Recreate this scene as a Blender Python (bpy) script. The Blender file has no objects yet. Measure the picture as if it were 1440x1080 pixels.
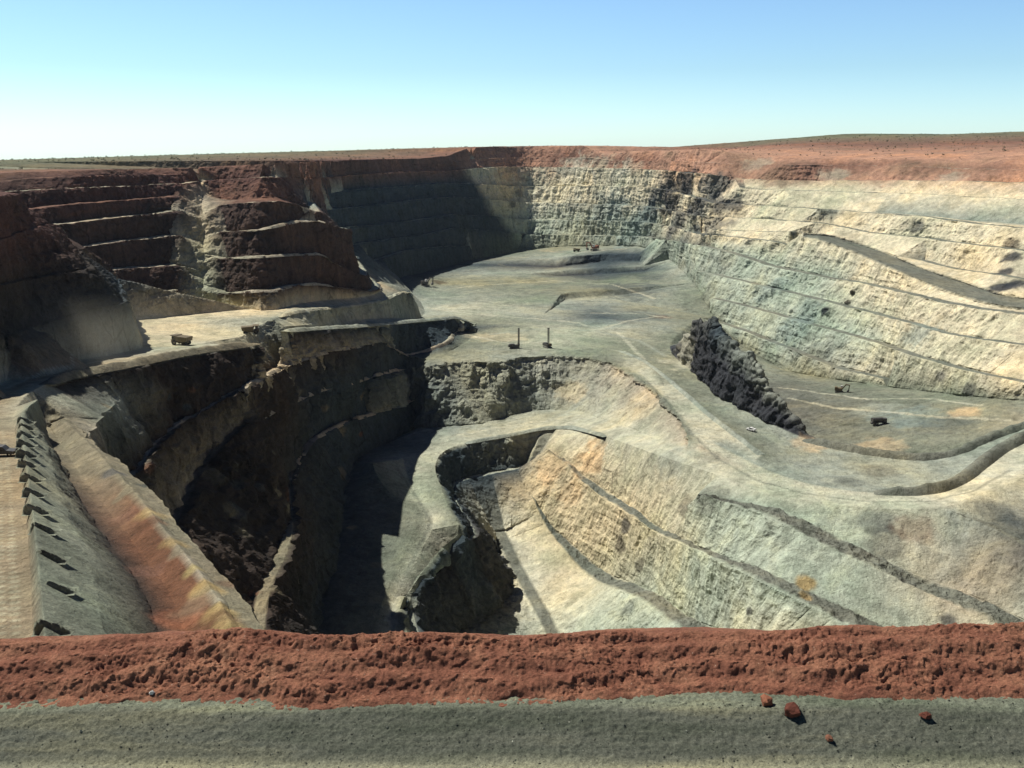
import bpy, math, random
import numpy as np
from mathutils import Vector, Matrix, geometry

random.seed(7)
R = math.radians
C = bpy.context.scene.collection
# ------------------------------------------------------------------ camera
F = 1400.0                                   # focal length in units of the 1440 px wide frame
PITCH = math.atan(328.0 / F)                 # true horizon stands at row 212
cP, sP = math.cos(PITCH), math.sin(PITCH)
cam_d = bpy.data.cameras.new('camera'); cam = bpy.data.objects.new('camera', cam_d); C.objects.link(cam)
cam.location = (0, 0, 0); cam.rotation_euler = (math.pi/2 - PITCH, 0, 0)
cam_d.sensor_width = 36.0; cam_d.lens = 36.0 * F / 1440.0
cam_d.clip_start = 0.5; cam_d.clip_end = 60000
bpy.context.scene.camera = cam

def ray(u, v):
    x = (u - 720.0) / F; y = (540.0 - v) / F
    return np.array([x, cP + y*sP, -sP + y*cP])
def at_z(u, v, z):                            # a point seen at (u, v) and known to stand at height z
    d = ray(u, v); return d * (z / d[2])
def at_plane(u, v, a, b):                     # the same on the ramp z = a + b*Y
    d = ray(u, v); return d * (a / (d[2] - b*d[1]))
def at_y(u, v, Y):
    d = ray(u, v); return d * (Y / d[1])
def proj(P):
    P = np.asarray(P); dep = P[..., 1]*cP - P[..., 2]*sP
    up = P[..., 1]*sP + P[..., 2]*cP
    dd = np.maximum(dep, 1e-3)
    return 720 + F*P[..., 0]/dd, 540 - F*up/dd, dep

# ------------------------------------------------------------------ noise (numpy)
def _hash(ix, iy, iz, s):
    h = (ix*np.int64(374761393) + iy*np.int64(668265263) + iz*np.int64(2147483647 // 3) + np.int64(s)*np.int64(974634777)) & 0xffffffff
    h = ((h ^ (h >> 13)) * np.int64(1274126177)) & 0xffffffff
    h = ((h ^ (h >> 15)) * np.int64(2246822519)) & 0xffffffff
    return ((h ^ (h >> 16)) & 0xffff).astype(np.float32) / 32767.5 - 1.0
def vnoise(P, s=0):
    P = np.asarray(P, np.float64); i = np.floor(P).astype(np.int64); f = (P - i).astype(np.float32)
    w = f*f*f*(f*(f*6 - 15) + 10)
    r = 0
    for dx in (0, 1):
        wx = w[:, 0] if dx else 1 - w[:, 0]
        for dy in (0, 1):
            wy = w[:, 1] if dy else 1 - w[:, 1]
            for dz in (0, 1):
                wz = w[:, 2] if dz else 1 - w[:, 2]
                r = r + wx*wy*wz*_hash(i[:, 0]+dx, i[:, 1]+dy, i[:, 2]+dz, s)
    return r
def fbm(P, n=4, s=0, ridged=False):
    P = np.asarray(P, np.float64); a = 1.0; r = 0; t = 0
    for k in range(n):
        v = vnoise(P + 17.3*k, s + k)
        r = r + a*((1 - 2*np.abs(v)) if ridged else v); t += a; a *= 0.5; P = P*2.03
    return r / t

# ------------------------------------------------------------------ rock and soil colours; brown, slate, dark and coal hold painted shade too
COL = {
 'red': (.33,.12,.062), 'orange': (.40,.225,.15), 'rust': (.19,.10,.07), 'purple': (.11,.055,.044), 'olive': (.14,.14,.085),
 'cream': (.62,.55,.385), 'pale': (.50,.48,.365), 'grey': (.29,.31,.255), 'green': (.40,.44,.345), 'floor': (.205,.215,.158),
 'road': (.43,.42,.315), 'dark': (.10,.10,.095), 'brown': (.046,.034,.027), 'slate': (.045,.062,.072), 'ochre': (.40,.28,.12),
 'soil': (.23,.20,.135), 'tan': (.40,.345,.255), 'coal': (.042,.044,.05), 'bench': (.175,.18,.145), 'sand': (.60,.50,.32), 'wind': (.23,.24,.18),
 'clay': (.17,.08,.045), 'dust': (.46,.42,.29), 'dirt': (.30,.24,.155), 'blush': (.53,.39,.26), 'redbrown': (.078,.048,.038),
}
# ------------------------------------------------------------------ break lines of the pit: crests, toes, road edges
LINES = []                                    # (tag, pts Nx3, col Nx3, name)
def spline(P, step):
    P = np.asarray(P, float)
    if len(P) < 3: P2 = P
    else:
        Q = np.vstack([2*P[0]-P[1], P, 2*P[-1]-P[-2]]); out = []
        for k in range(1, len(Q)-2):
            p0, p1, p2, p3 = Q[k-1], Q[k], Q[k+1], Q[k+2]
            # centripetal-ish: limit the tangents so that uneven spacing does not overshoot
            d01, d12, d23 = (np.linalg.norm((b-a)[:3])+1e-6 for a, b in ((p0,p1),(p1,p2),(p2,p3)))
            m1 = ((p1-p0)/d01*d12 + (p2-p1)/d12*d01) / (d01+d12); m2 = ((p2-p1)/d12*d23 + (p3-p2)/d23*d12) / (d12+d23)
            n = 12
            for t in np.arange(n)/n:
                h00 = 2*t**3-3*t**2+1; h10 = t**3-2*t**2+t; h01 = -2*t**3+3*t**2; h11 = t**3-t**2
                out.append(h00*p1 + h10*d12*m1 + h01*p2 + h11*d12*m2)
        out.append(P[-1]); P2 = np.array(out)
    seg = np.linalg.norm(np.diff(P2[:, :3], axis=0), axis=1); s = np.concatenate([[0], np.cumsum(seg)])
    n = max(2, int(math.ceil(s[-1]/step))+1); q = np.linspace(0, s[-1], n)
    return np.stack([np.interp(q, s, P2[:, k]) for k in range(P2.shape[1])], 1)
def parse(txt, mode='z', plane=None):
    pts = []
    for it in txt.split(';'):
        a = it.split()
        if not a: continue
        if a[0] == 'w': pts.append(np.array([float(x) for x in a[1:4]]))
        elif plane: pts.append(at_plane(float(a[0]), float(a[1]), *plane))
        elif mode == 'Y': pts.append(at_y(float(a[0]), float(a[1]), float(a[2])))
        else: pts.append(at_z(float(a[0]), float(a[1]), float(a[2])))
    return np.array(pts)
def cols(col, n):
    if isinstance(col, np.ndarray) and len(col) == n: return col
    cs = [COL[c] for c in col.split()] if isinstance(col, str) else col
    x = np.linspace(0, 1, len(cs)); q = np.linspace(0, 1, n)
    return np.stack([np.interp(q, x, [c[k] for c in cs]) for k in range(3)], 1) if len(cs) > 1 else np.tile(cs[0], (n, 1))
def offset(P, w, dz=0.0):                     # to the left of the direction of travel, in plan
    P = np.asarray(P); n = len(P)
    T = np.gradient(P[:, :2], axis=0)
    for _ in range(3):
        T = np.vstack([T[:1], (T[:-2] + 2*T[1:-1] + T[2:])/4, T[-1:]]) if n > 3 else T
    T /= np.linalg.norm(T, axis=1)[:, None] + 1e-9
    q = np.linspace(0, 1, n)
    ws = np.interp(q, np.linspace(0, 1, len(w)), w) if hasattr(w, '__len__') else np.full(n, w)
    ds = np.interp(q, np.linspace(0, 1, len(dz)), dz) if hasattr(dz, '__len__') else np.full(n, dz)
    O = P.copy(); O[:, 0] += -T[:, 1]*ws; O[:, 1] += T[:, 0]*ws; O[:, 2] += ds
    return O
REG = {}
def line(name, tag, col, txt, w=None, mode='z', plane=None, step=11.0, icol=None, dz=0.0):
    """a crest; with w also the inner edge of its bench, the foot of the face above"""
    P = spline(parse(txt, mode, plane), step)
    LINES.append((tag, P, cols(col, len(P)), name)); REG[name] = P
    if w is not None: bench_lines(name, tag, P, w, icol or col, dz)
    return P
def bench_lines(name, tag, P, w, icol, dz, fcol=None):
    I = offset(P, w, dz); fc = cols(fcol, len(I)) if fcol is not None else LINES[-1][2]; LINES.append((tag, I, fc, name+'.i'))
    wm = w if np.isscalar(w) else max(w)
    soft = (.2, .8) if name.startswith('band') else (.16, .84)
    if wm > 3.5:                              # bench flats are coloured apart; left walls paint lit tops over shade-dark faces
        ws = np.asarray(w if hasattr(w, '__len__') else [w], float); c = cols(icol, len(I))
        for k in soft:
            J = offset(P, list(ws*k) if len(ws) > 1 else float(ws[0]*k), dz); LINES.append((tag, J, c, name+'.b'))
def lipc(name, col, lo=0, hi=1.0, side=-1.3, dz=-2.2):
    """just below a road edge the face takes its own colour, mostly darkened for shade"""
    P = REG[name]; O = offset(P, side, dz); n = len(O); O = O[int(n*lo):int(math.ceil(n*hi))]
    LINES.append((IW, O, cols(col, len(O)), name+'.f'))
def addl(name, tag, col, P):
    P = np.asarray(P, float); LINES.append((tag, P, cols(col, len(P)), name)); REG[name] = P
def sstep(a, b, x):
    t = np.clip((x-a)/(b-a), 0, 1); return t*t*(3-2*t)
# ------------------------------------------------------------------ chains: benches one above the other, each face at its slope
def cot_at(u, v):
    d = ray(u, v); return -d[1]/d[2]
def tan_at(u, v):                            # slope of the line of sight, down positive
    d = ray(u, v); return -d[2]/d[1]
def fn(txt):
    a = np.array([[float(x) for x in it.split()] for it in txt.split(';') if it.strip()])
    return lambda u, col=1: np.interp(u, a[:, 0], a[:, col]), a[0, 0], a[-1, 0]
def chain(u0, u1, du, start, lines, kappa, bench, up=True, soft=8):
    """start(u) -> (Y, z) of the first line; lines in order: name -> 'u v; u v' crest rows. Each line gets (u, v, Y) all along its reach."""
    us = np.arange(u0, u1 + 0.1, du); F_ = {n: (fn(t), f) for n, (t, f) in lines.items()}
    out = {n: [] for n in lines}
    for u in us:
        Y, z = start(u); k = kappa(u); b = bench(u); first = True
        for n, ((g, a, c), flat) in F_.items():
            if u < a - du*0.5 or u > c + du*0.5: continue
            v = float(g(u)); t = tan_at(u, v)
            if flat: Y = -z/t
            elif up:
                Yt = Y if first else Y + b
                h = max(0.3, (-z - Yt*t)/(1 + k*t)); Y = Yt + k*h; z = z + h
            else:
                h = max(0.3, ((Y - b)*t + z)/(1 + k*t)); Y = Y - b - k*h; z = z - h
            first = False
            out[n].append((u, v, Y))
    res = {}
    for n, a in out.items():
        a = np.array(a)
        if len(a) > 4:
            y = a[:, 2].copy()
            for k_ in range(70 if up and u1 > 1500 else soft):
                y[1:-1] = (y[:-2] + 2*y[1:-1] + y[2:])/4
                if k_ == soft-1: y0 = y.copy()
            if up and u1 > 1500:               # the ramp on the right wall: the lines above it ease over it
                q = sstep(1000, 1080, a[:, 0]) if n in ('rim', 'cC', 'cC2', 'J1', 'J1w', 'J2') else 0*y
                y = y0*(1-q) + y*q
            a[:, 2] = y
        res[n] = np.array([at_y(*r) for r in a])
    return res
def pick(P, u0, u1):
    uu = proj(P)[0]; return P[(uu >= u0 - 0.01) & (uu <= u1 + 0.01)]
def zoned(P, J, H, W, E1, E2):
    """colour along a contour: left wall and spur, left far wall darkened for shade, far wall, near and far part of the right wall"""
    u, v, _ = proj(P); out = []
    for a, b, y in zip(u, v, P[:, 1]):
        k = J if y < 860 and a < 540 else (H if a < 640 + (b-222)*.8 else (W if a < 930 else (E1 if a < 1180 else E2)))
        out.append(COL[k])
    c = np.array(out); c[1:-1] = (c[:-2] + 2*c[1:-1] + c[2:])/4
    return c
def ln(name, tag, col, pieces, w=None, step=11.0, icol=None, dz=0.0, fcol=None):
    P = spline(np.vstack([np.atleast_2d(np.array(p, float)) for p in pieces]), step)
    if col.startswith('zone'): col = zoned(P, *col.split()[1:])
    if fcol and fcol.startswith('zone'): fcol = zoned(P, *fcol.split()[1:])
    if icol and icol.startswith('zone'): icol = zoned(P, *icol.split()[1:])
    LINES.append((tag, P, cols(col, len(P)), name)); REG[name] = P
    if w is not None: bench_lines(name, tag, P, w, col if icol is None else icol, dz, fcol)
    return P
def yz(g): return lambda u: (cot_at(u, float(g(u)))*-float(g(u, 2)), float(g(u, 2)))
LW, IW, RW, FW, FL, RD, PL = 'left_pit_wall', 'inner_pit_wall', 'right_pit_wall', 'far_pit_wall', 'pit_floor', 'haul_road', 'plateau'
# ---- far zone: left far wall, far wall, right wall, built up from the toe
toeT = '440 414 -138; 500 402 -143; 555 392 -150; 587 385 -154; 622 376 -156; 660 366 -158; 700 359 -160; 745 350 -158; 800 347 -148; 860 346 -139; 900 347 -134; 930 356 -138; 950 372 -146; 970 392 -153; 985 415 -160; 1000 440 -172; 1015 466 -184; 1050 490 -194; 1080 508 -199; 1110 523 -200; 1170 533 -195; 1240 543 -187; 1320 553 -178; 1400 561 -169; 1560 572 -163'
toeF_, _, _ = fn(toeT)
kap, _, _ = fn('440 .55; 560 .55; 640 .45; 745 .35; 880 .35; 960 .6; 1080 .66; 1560 .66')
ben, _, _ = fn('440 26; 640 22; 745 17; 880 16; 960 22; 1080 26; 1560 26')
ZF = chain(440, 1560, 10, yz(toeF_), {
 'rL': ('1012 455; 1050 468; 1080 480; 1130 500; 1175 518; 1240 533', 0),
 'rK': ('1000 420; 1040 429; 1080 440; 1130 455; 1170 465; 1230 482; 1280 500; 1350 520; 1440 540; 1560 560', 0),
 'rJ': ('980 382; 1000 386; 1040 395; 1080 405; 1130 417; 1210 437; 1270 453; 1330 470; 1380 478; 1440 486; 1560 500', 0),
 'h6': ('516 369.5; 520 369; 572 353; 620 347; 660 346', 0),
 'J4': ('492 346; 495 345; 560 335; 600 330; 640 321; 700 325; 745 330; 800 331; 900 333; 940 338; 980 345; 1020 354; 1050 364; 1080 374; 1160 391; 1210 399; 1260 410; 1320 425; 1380 436; 1440 443; 1560 455', 0),
 'rampL': ('1130 332; 1150 335; 1165 340; 1200 352; 1250 374; 1300 395; 1350 414; 1400 428; 1440 434; 1560 446', 0),
 'rampU': ('1130 331.4; 1145 331; 1165 332; 1185 337; 1220 348; 1260 363; 1300 380; 1350 396; 1400 414; 1440 421; 1560 436', 1),
 'rG': ('1290 366; 1340 378; 1400 387; 1440 393; 1560 408', 0),
 'J3': ('478 321; 482 320; 522 317; 570 312; 640 302; 690 304; 725 308; 800 310; 900 312; 940 318; 980 329; 1030 334; 1080 339; 1130 350; 1140 353', 0),
 'sw': ('1000 322; 1040 325; 1080 326; 1105 325.5', 0),
 'J2': ('440 300; 460 296; 510 291; 585 281; 642 277; 690 280; 740 285; 800 286; 900 290; 940 296; 980 303; 1000 305; 1040 307; 1080 308.5; 1150 314; 1180 319; 1215 327; 1260 332; 1300 336; 1350 342; 1400 349; 1440 354; 1560 370', 0),
 'J1': ('440 278; 485 268; 560 263; 637 258; 680 259; 740 262; 790 262; 850 262; 910 264; 950 270; 980 279; 1000 286; 1040 288; 1080 290; 1150 294; 1210 299; 1290 304; 1340 311; 1400 318; 1440 321; 1560 330', 0),
 'J1w': ('1150 293.8; 1170 294.8; 1210 298; 1290 301.8; 1340 307.5; 1400 312.5; 1440 314.5; 1560 322', 1),
 'cC2': ('1040 264; 1080 267; 1160 269; 1260 272; 1340 276; 1440 280; 1560 286', 0),
 'cC': ('470 249; 510 245; 560 242; 600 241; 640 240; 670 237; 700 235; 760 235; 830 236; 900 238; 960 242; 1000 246; 1040 251; 1080 254; 1180 254; 1260 254; 1340 255; 1440 257; 1560 260', 0),
 'cA': ('660 224; 740 221; 830 222; 860 226; 960 227; 1040 231; 1080 232; 1200 233; 1300 235; 1440 240; 1560 243', 0),
 'rim': ('470 226; 530 224; 590 223; 630 219; 645 213; 660 208; 700 206; 780 205; 822 205; 840 214; 852 217; 880 213; 960 213; 985 209; 1003 213; 1020 214; 1040 217; 1080 221; 1160 223; 1250 224; 1350 225; 1440 226; 1560 228', 0),
}, kap, ben)
# ---- left wall recess
toeL_, _, _ = fn('-80 470 -98; 60 455 -100; 100 450 -100; 168 441 -102; 200 434 -102.5; 258 428 -103')
ZL = chain(-80, 258, 10, yz(toeL_), {
 'cH': ('-80 455; 100 432; 190 416; 215 414; 258 406', 0), 'cG': ('-80 412; 100 390; 170 379; 215 376; 258 372', 0),
 'cF': ('-80 375; 60 356; 130 346; 190 338; 258 330', 0), 'cE': ('-80 332; 60 318; 130 311; 190 303; 258 297', 0),
 'cD': ('-80 308; 40 295; 130 285; 190 281; 258 276', 0), 'cC': ('-80 278; 0 272; 100 265; 180 262; 258 258', 0),
 'cB': ('-80 264; -10 257; 110 248; 200 246; 258 244', 0), 'rim': ('-80 249; 0 244; 100 240; 258 236', 0)}, lambda u: .40, lambda u: 14)
# ---- the red spur in the middle of the left wall
toeJ_, _, _ = fn('310 427 -104; 340 432 -105; 370 437 -105.5; 420 427 -107; 470 421 -112; 515 417 -116')
ZJ = chain(310, 512, 6, yz(toeJ_), {
 'J4': ('310 413; 360 410; 385 410; 410 402; 445 400; 480 405; 512 409', 0), 'J3': ('310 364; 360 362; 410 359; 452 358; 467 370; 492 381', 0),
 'J2': ('310 327; 360 325; 390 318; 417 312; 447 311; 476 320', 0), 'J1': ('310 289; 360 285; 392 283; 420 288; 436 295', 0),
 'J1w': ('310 284; 360 280; 405 277.5; 424 281', 1), 'cC': ('310 252; 360 250; 400 250', 0), 'rim': ('310 234; 400 229', 0)}, lambda u: .42, lambda u: 14)
ln('rim', PL, 'rust rust rust purple rust rust orange orange orange orange orange', [ZL['rim'], ZJ['rim'], ZF['rim']], step=16)
line('sky', PL, 'olive olive olive olive olive rust rust olive olive olive', '-220 240 1000; -100 236 1050; 0 230 1150; 100 225 1350; 250 218 1600; 350 215 1700; 420 214 1850; 470 212 2000; 540 212 2100; 575 209 2050; 610 211 2100; 700 213 2200; 850 214 2200; 900 212 2150; 960 213 2050; 985 209 1950; 1020 211 1950; 1070 200 2000; 1140 192 2050; 1200 188 2050; 1280 190 2000; 1380 188 1950; 1440 185 1850; 1600 182 1700', mode='Y', step=25)
line('ledge', PL, 'rust rust rust rust', '1020 208 1740; 1080 204 1720; 1180 203 1640; 1280 204 1560; 1380 201 1500; 1500 199 1400', mode='Y', step=20)
line('ledge2', PL, 'orange orange orange orange', '1030 213 1520; 1080 213 1450; 1180 216 1380; 1280 218 1290; 1380 216 1230; 1500 214 1150', mode='Y', step=20)
addl('far', PL, 'olive', [(-7000, 4500, -190), (-3000, 6000, -140), (0, 7000, -70), (3000, 6500, 30), (7000, 4500, 30)])
addl('far2', PL, 'olive', [(-4500, 1500, -120), (-4500, -1500, -60), (0, -3000, -10), (4500, -1500, -10), (4500, 1500, 10)])
ln('cA', RW, 'orange rust orange rust orange', [ZF['cA']], w=6, icol='tan orange tan tan', step=14)
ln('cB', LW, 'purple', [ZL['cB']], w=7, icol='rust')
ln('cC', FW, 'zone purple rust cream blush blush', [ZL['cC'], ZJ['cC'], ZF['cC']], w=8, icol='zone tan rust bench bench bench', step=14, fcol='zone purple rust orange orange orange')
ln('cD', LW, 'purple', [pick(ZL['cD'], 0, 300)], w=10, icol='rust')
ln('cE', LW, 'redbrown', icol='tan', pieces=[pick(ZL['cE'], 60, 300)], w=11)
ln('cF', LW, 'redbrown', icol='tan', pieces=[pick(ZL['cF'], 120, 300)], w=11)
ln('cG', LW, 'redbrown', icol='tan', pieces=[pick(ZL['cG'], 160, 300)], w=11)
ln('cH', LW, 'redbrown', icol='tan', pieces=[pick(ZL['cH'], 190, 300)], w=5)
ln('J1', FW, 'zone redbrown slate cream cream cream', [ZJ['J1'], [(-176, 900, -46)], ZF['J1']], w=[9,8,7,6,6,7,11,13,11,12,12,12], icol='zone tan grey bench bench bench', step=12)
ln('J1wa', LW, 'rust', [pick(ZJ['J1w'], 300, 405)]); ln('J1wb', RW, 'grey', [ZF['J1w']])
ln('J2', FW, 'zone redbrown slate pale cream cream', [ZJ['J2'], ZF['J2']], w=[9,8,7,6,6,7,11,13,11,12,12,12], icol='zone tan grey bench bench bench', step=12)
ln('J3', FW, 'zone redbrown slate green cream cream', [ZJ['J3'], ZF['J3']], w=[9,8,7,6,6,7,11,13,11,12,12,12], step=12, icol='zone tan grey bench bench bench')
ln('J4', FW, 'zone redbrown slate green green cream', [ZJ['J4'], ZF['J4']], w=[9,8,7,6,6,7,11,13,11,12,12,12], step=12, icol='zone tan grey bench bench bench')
for n_, c_ in (('cC2', 'cream'), ('sw', 'cream'), ('rG', 'cream tan'), ('rJ', 'green green green cream cream cream'), ('rK', 'green green green cream cream'), ('rL', 'green green grey cream')):
    ln(n_, RW, c_, [ZF[n_]], w=10, icol='bench')
ln('h6', FW, 'slate', [ZF['h6']], w=7, icol='grey')
ln('rampU', RW, 'bench', [ZF['rampU']]); ln('rampL', RW, 'bench', [ZF['rampL']])
addl('rampU.f', RW, 'cream', offset(REG['rampU'], 1.5, 2.0)); addl('rampL.f', RW, 'cream', offset(REG['rampL'], -1.5, -2.0))
uT = np.arange(552, 1561, 8)
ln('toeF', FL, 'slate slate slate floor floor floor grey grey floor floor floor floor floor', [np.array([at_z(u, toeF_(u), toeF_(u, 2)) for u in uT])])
# steps in the far floor, the shade on their faces painted dark
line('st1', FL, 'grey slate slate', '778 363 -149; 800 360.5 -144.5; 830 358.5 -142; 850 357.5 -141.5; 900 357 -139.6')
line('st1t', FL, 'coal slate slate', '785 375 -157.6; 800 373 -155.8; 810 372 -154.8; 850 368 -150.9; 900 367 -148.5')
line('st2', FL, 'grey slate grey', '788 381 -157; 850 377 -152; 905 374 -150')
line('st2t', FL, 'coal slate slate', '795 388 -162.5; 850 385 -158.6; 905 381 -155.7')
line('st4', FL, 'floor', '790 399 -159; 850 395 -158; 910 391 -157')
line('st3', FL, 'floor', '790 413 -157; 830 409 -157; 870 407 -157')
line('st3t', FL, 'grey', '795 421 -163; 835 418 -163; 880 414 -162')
# ---- near left spur, built up from the haul road
RPL = (-48.1, -0.1)
line('roadL', RD, 'road road road', '-200 660; -130 606; -60 567; 0 540; 60 514; 110 507; 200 490', plane=RPL)
_rl = REG['roadL']; _ru = proj(_rl)[0]
ZS = chain(-75, 190, 10, lambda u: (float(np.interp(u, _ru, _rl[:, 1])), float(np.interp(u, _ru, _rl[:, 2]))), {
 's3': ('-75 506; 0 474; 60 455; 110 441; 150 431', 0), 's2': ('-75 430; 0 402; 60 388; 100 382', 0),
 's1': ('-75 364; 0 337; 30 328; 44 322', 0), 's0': ('-75 298; 0 276', 0)}, lambda u: .42, lambda u: 13)
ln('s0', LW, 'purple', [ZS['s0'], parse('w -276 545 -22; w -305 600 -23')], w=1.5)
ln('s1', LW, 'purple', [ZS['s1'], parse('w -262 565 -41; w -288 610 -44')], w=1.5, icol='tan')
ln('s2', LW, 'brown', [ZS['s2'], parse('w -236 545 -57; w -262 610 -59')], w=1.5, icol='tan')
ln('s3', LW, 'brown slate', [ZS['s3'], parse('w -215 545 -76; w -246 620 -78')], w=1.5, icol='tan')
line('lwtoe', RD, 'sand sand tan', 'w -192 508 -99; w -206 545 -101; w -232 600 -102; 168 441 -102; 200 434 -102.5; 250 428 -103; 310 427 -104; 340 432 -105; 370 437 -105.5; 420 427 -107; 470 421 -112; 515 417 -116; 535 409 -118; w -128 930 -120; w -138 1000 -138')
# rubble chute down the left wall
line('chute', LW, 'pale sand tan sand pale', '281 246 -21; 282 262 -28; 284 285 -39; 285 310 -51; 286 335 -63; 286 362 -75; 286 390 -88; 286 412 -97; 286 424 -103', step=8)
# ---- K ramp and the wings
line('K', LW, 'grey grey grey slate', '380 449 -105; 420 438.5 -107; 450 435 -110; 500 430 -118; 535 423 -121; 560 413 -126; 577 411 -133')
line('Kb', LW, 'grey grey', '577 409 -134; 560 403 -126; 537 396 -118')
line('Kt', RD, 'road road grey grey', '402 459 -109; 450 455 -118; 500 450 -127; 550 447.5 -138; 575 449 -152; 592 446 -162; 597 440 -163; 592 425 -162')
line('W1', RD, 'grey grey grey green', '395 466 -107; 450 462 -117; 500 459 -127; 570 453 -140; 620 448.5 -148; 640 447 -150; 655 452 -155; 664 457 -160')
addl('W1b', FL, 'floor', [(-78, 935, -162), (-55, 958, -164), (-34, 965, -165)])
# ---- inner pit
line('ton', RD, 'road road road', '566 645; 582 690; 610 733; 592 775; 568 820; 550 860; 550 905', plane=(-297.8, .1327))
line('P0', RD, 'floor floor floor road road road road pale pale road road', '585 930 -240; 573 890 -236.5; 562 852 -232; 580 825 -229.5; 620 772 -224; 648 743 -222; 638 728 -220; 622 690 -215; 612 655 -211; 618 640 -210; 640 627 -209.5; 680 618 -209; 720 611 -208; 760 603 -206; 790 601 -204; 830 607 -199; 870 620 -194; 920 638 -188; 970 655 -183; 1010 668 -181; 1060 690 -181; 1120 702 -181; 1200 712 -181; 1260 716 -180; 1320 714 -178; 1370 702 -176; 1410 685 -174; 1450 665 -172; 1560 610 -165')
line('br', IW, 'grey dark green', '1338 720 -179; 1370 733 -181; 1400 747 -182.5; 1440 768 -184; 1490 795 -187; 1560 835 -190', w=[.6, 8, 11, 11], icol='bench')
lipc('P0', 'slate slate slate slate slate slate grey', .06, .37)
line('P1', IW, 'slate brown slate slate', '600 915 -246; 586 878 -241; 581 850 -236.5; 605 813 -233; 640 783 -234.6; 668 753 -233; 652 722 -231; 641 700 -230; 638 685 -230; 660 674 -230; 720 662 -229; 745 657 -229', w=[3,4,4,3,3,6,6], icol='grey')
_p0 = REG['P0']; _k = int(np.argmin(np.linalg.norm(_p0 - at_z(720, 611, -208), axis=1))); _p0 = np.vstack([_p0[_k:][proj(_p0[_k:])[0] < 1325], REG['br']]); _k = 0; _pu = proj(_p0)[0]
ZD = chain(750, 1490, 10, lambda u: (float(np.interp(u, _pu, _p0[_k:, 1])), float(np.interp(u, _pu, _p0[_k:, 2]))), {
 'band0': ('985 694; 990 696; 1040 713; 1080 727; 1130 751; 1200 786; 1270 818; 1340 850; 1400 880; 1490 920', 0),
 'band1': ('770 632; 790 649; 822 680; 850 702; 890 727; 930 753; 980 773; 1020 793; 1080 823; 1130 848; 1180 873; 1230 901; 1300 940', 0),
 'band2': ('750 705; 765 738; 795 778; 825 810; 850 822; 905 845; 940 876; 1000 903; 1080 945', 0)}, lambda u: 1.05, lambda u: 24, up=False, soft=40)
for n_, c_ in (('band0', 'green green green tan green'), ('band1', 'sand sand sand green green green'), ('band2', 'sand sand green green cream')):
    ln(n_, IW, c_, [ZD[n_]], w=[.6, 10, 7, 6, 13, 16] if n_ == 'band1' else [.6, 12, 16, 13, 17, 15], icol='bench')
line('band3', IW, 'pale pale green', '692 748 -258; 712 790 -266; 733 830 -272; 755 870 -276; 775 912 -280; 800 950 -284', w=10, icol='bench')
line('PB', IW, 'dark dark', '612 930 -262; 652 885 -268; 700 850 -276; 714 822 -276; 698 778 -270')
# ---- ramp, basin and road on the right
line('ea', FL, 'floor floor floor floor grey grey grey tan', '987 447 -166; 958 466 -166; 941 490 -167; 975 525 -169.5; 1010 555 -172; 1050 580 -174; 1090 600 -176; 1125 616 -178; 1170 627 -179; 1230 638 -180; 1290 645 -179.5; 1340 640 -178; 1380 622 -174; 1440 600 -169; 1560 570 -162')
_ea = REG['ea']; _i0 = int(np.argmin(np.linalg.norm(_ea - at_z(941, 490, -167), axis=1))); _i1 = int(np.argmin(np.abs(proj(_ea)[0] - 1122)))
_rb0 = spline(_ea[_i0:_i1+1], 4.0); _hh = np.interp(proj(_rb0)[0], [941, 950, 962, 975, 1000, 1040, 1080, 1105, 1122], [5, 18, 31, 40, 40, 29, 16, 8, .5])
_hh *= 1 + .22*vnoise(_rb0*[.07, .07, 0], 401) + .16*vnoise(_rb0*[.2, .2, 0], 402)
addl('ribf', FL, 'coal', offset(_rb0, 1.2)); _r = offset(_rb0, 8.5); _r[:, 2] += _hh; addl('rib', FL, 'grey dark slate grey dark', _r)  # ridge shaped and blackened to stand in for shade beside the road
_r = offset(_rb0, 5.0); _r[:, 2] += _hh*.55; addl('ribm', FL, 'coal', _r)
addl('eb', FL, 'grey grey dark dark floor floor tan', offset(REG['ea'], [14, 20, 27, 28, 28, 26, 24, 20, 15, 10], [-4, -14, -20, -22, -23, -22, -18, -12, -6, -3]))  # the dark stretch paints the shadow at the foot of the scarp
line('rre', RD, 'road road road road pale', '868 493 -166.6; 905 510 -168; 935 532 -170; 970 562 -172.5; 1005 592 -175; 1035 615 -177.2; 1068 640 -179.6')
addl('rre.o', FL, 'floor', offset(REG['rre'], 3.0))
_q0 = REG['P0']; _q0 = _q0[int(np.argmin(np.abs(proj(_q0)[0] - 1012) + 1e3*(_q0[:, 1] < 480))):]
addl('rdA', RD, 'road pale pale pale road', offset(_q0, 3.0)[1:])
line('rdl', RD, 'road road road pale', '885 513 -168.2; 915 533 -170; 945 562 -172.4; 975 600 -175.6; 1000 632 -178.6')
line('rdm', RD, 'tan pale pale pale pale road', '985 628 -177.5; 1025 650 -180.5; 1080 677 -181.2; 1150 692 -181.4; 1250 705 -180.7; 1320 702.5 -179; 1370 688 -176.8; 1415 664 -174; 1470 628 -170')
line('rb', RD, 'grey grey grey', '1010 625 -178; 1040 640 -180; 1080 660 -181; 1150 682 -181.5; 1240 693 -181.5; 1310 691 -180; 1350 676 -178; 1380 653 -175; 1410 631 -172; 1440 616 -169.5; 1560 580 -163')
addl('rb.o', RD, 'road pale road', offset(REG['rb'], -3.0))
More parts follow.
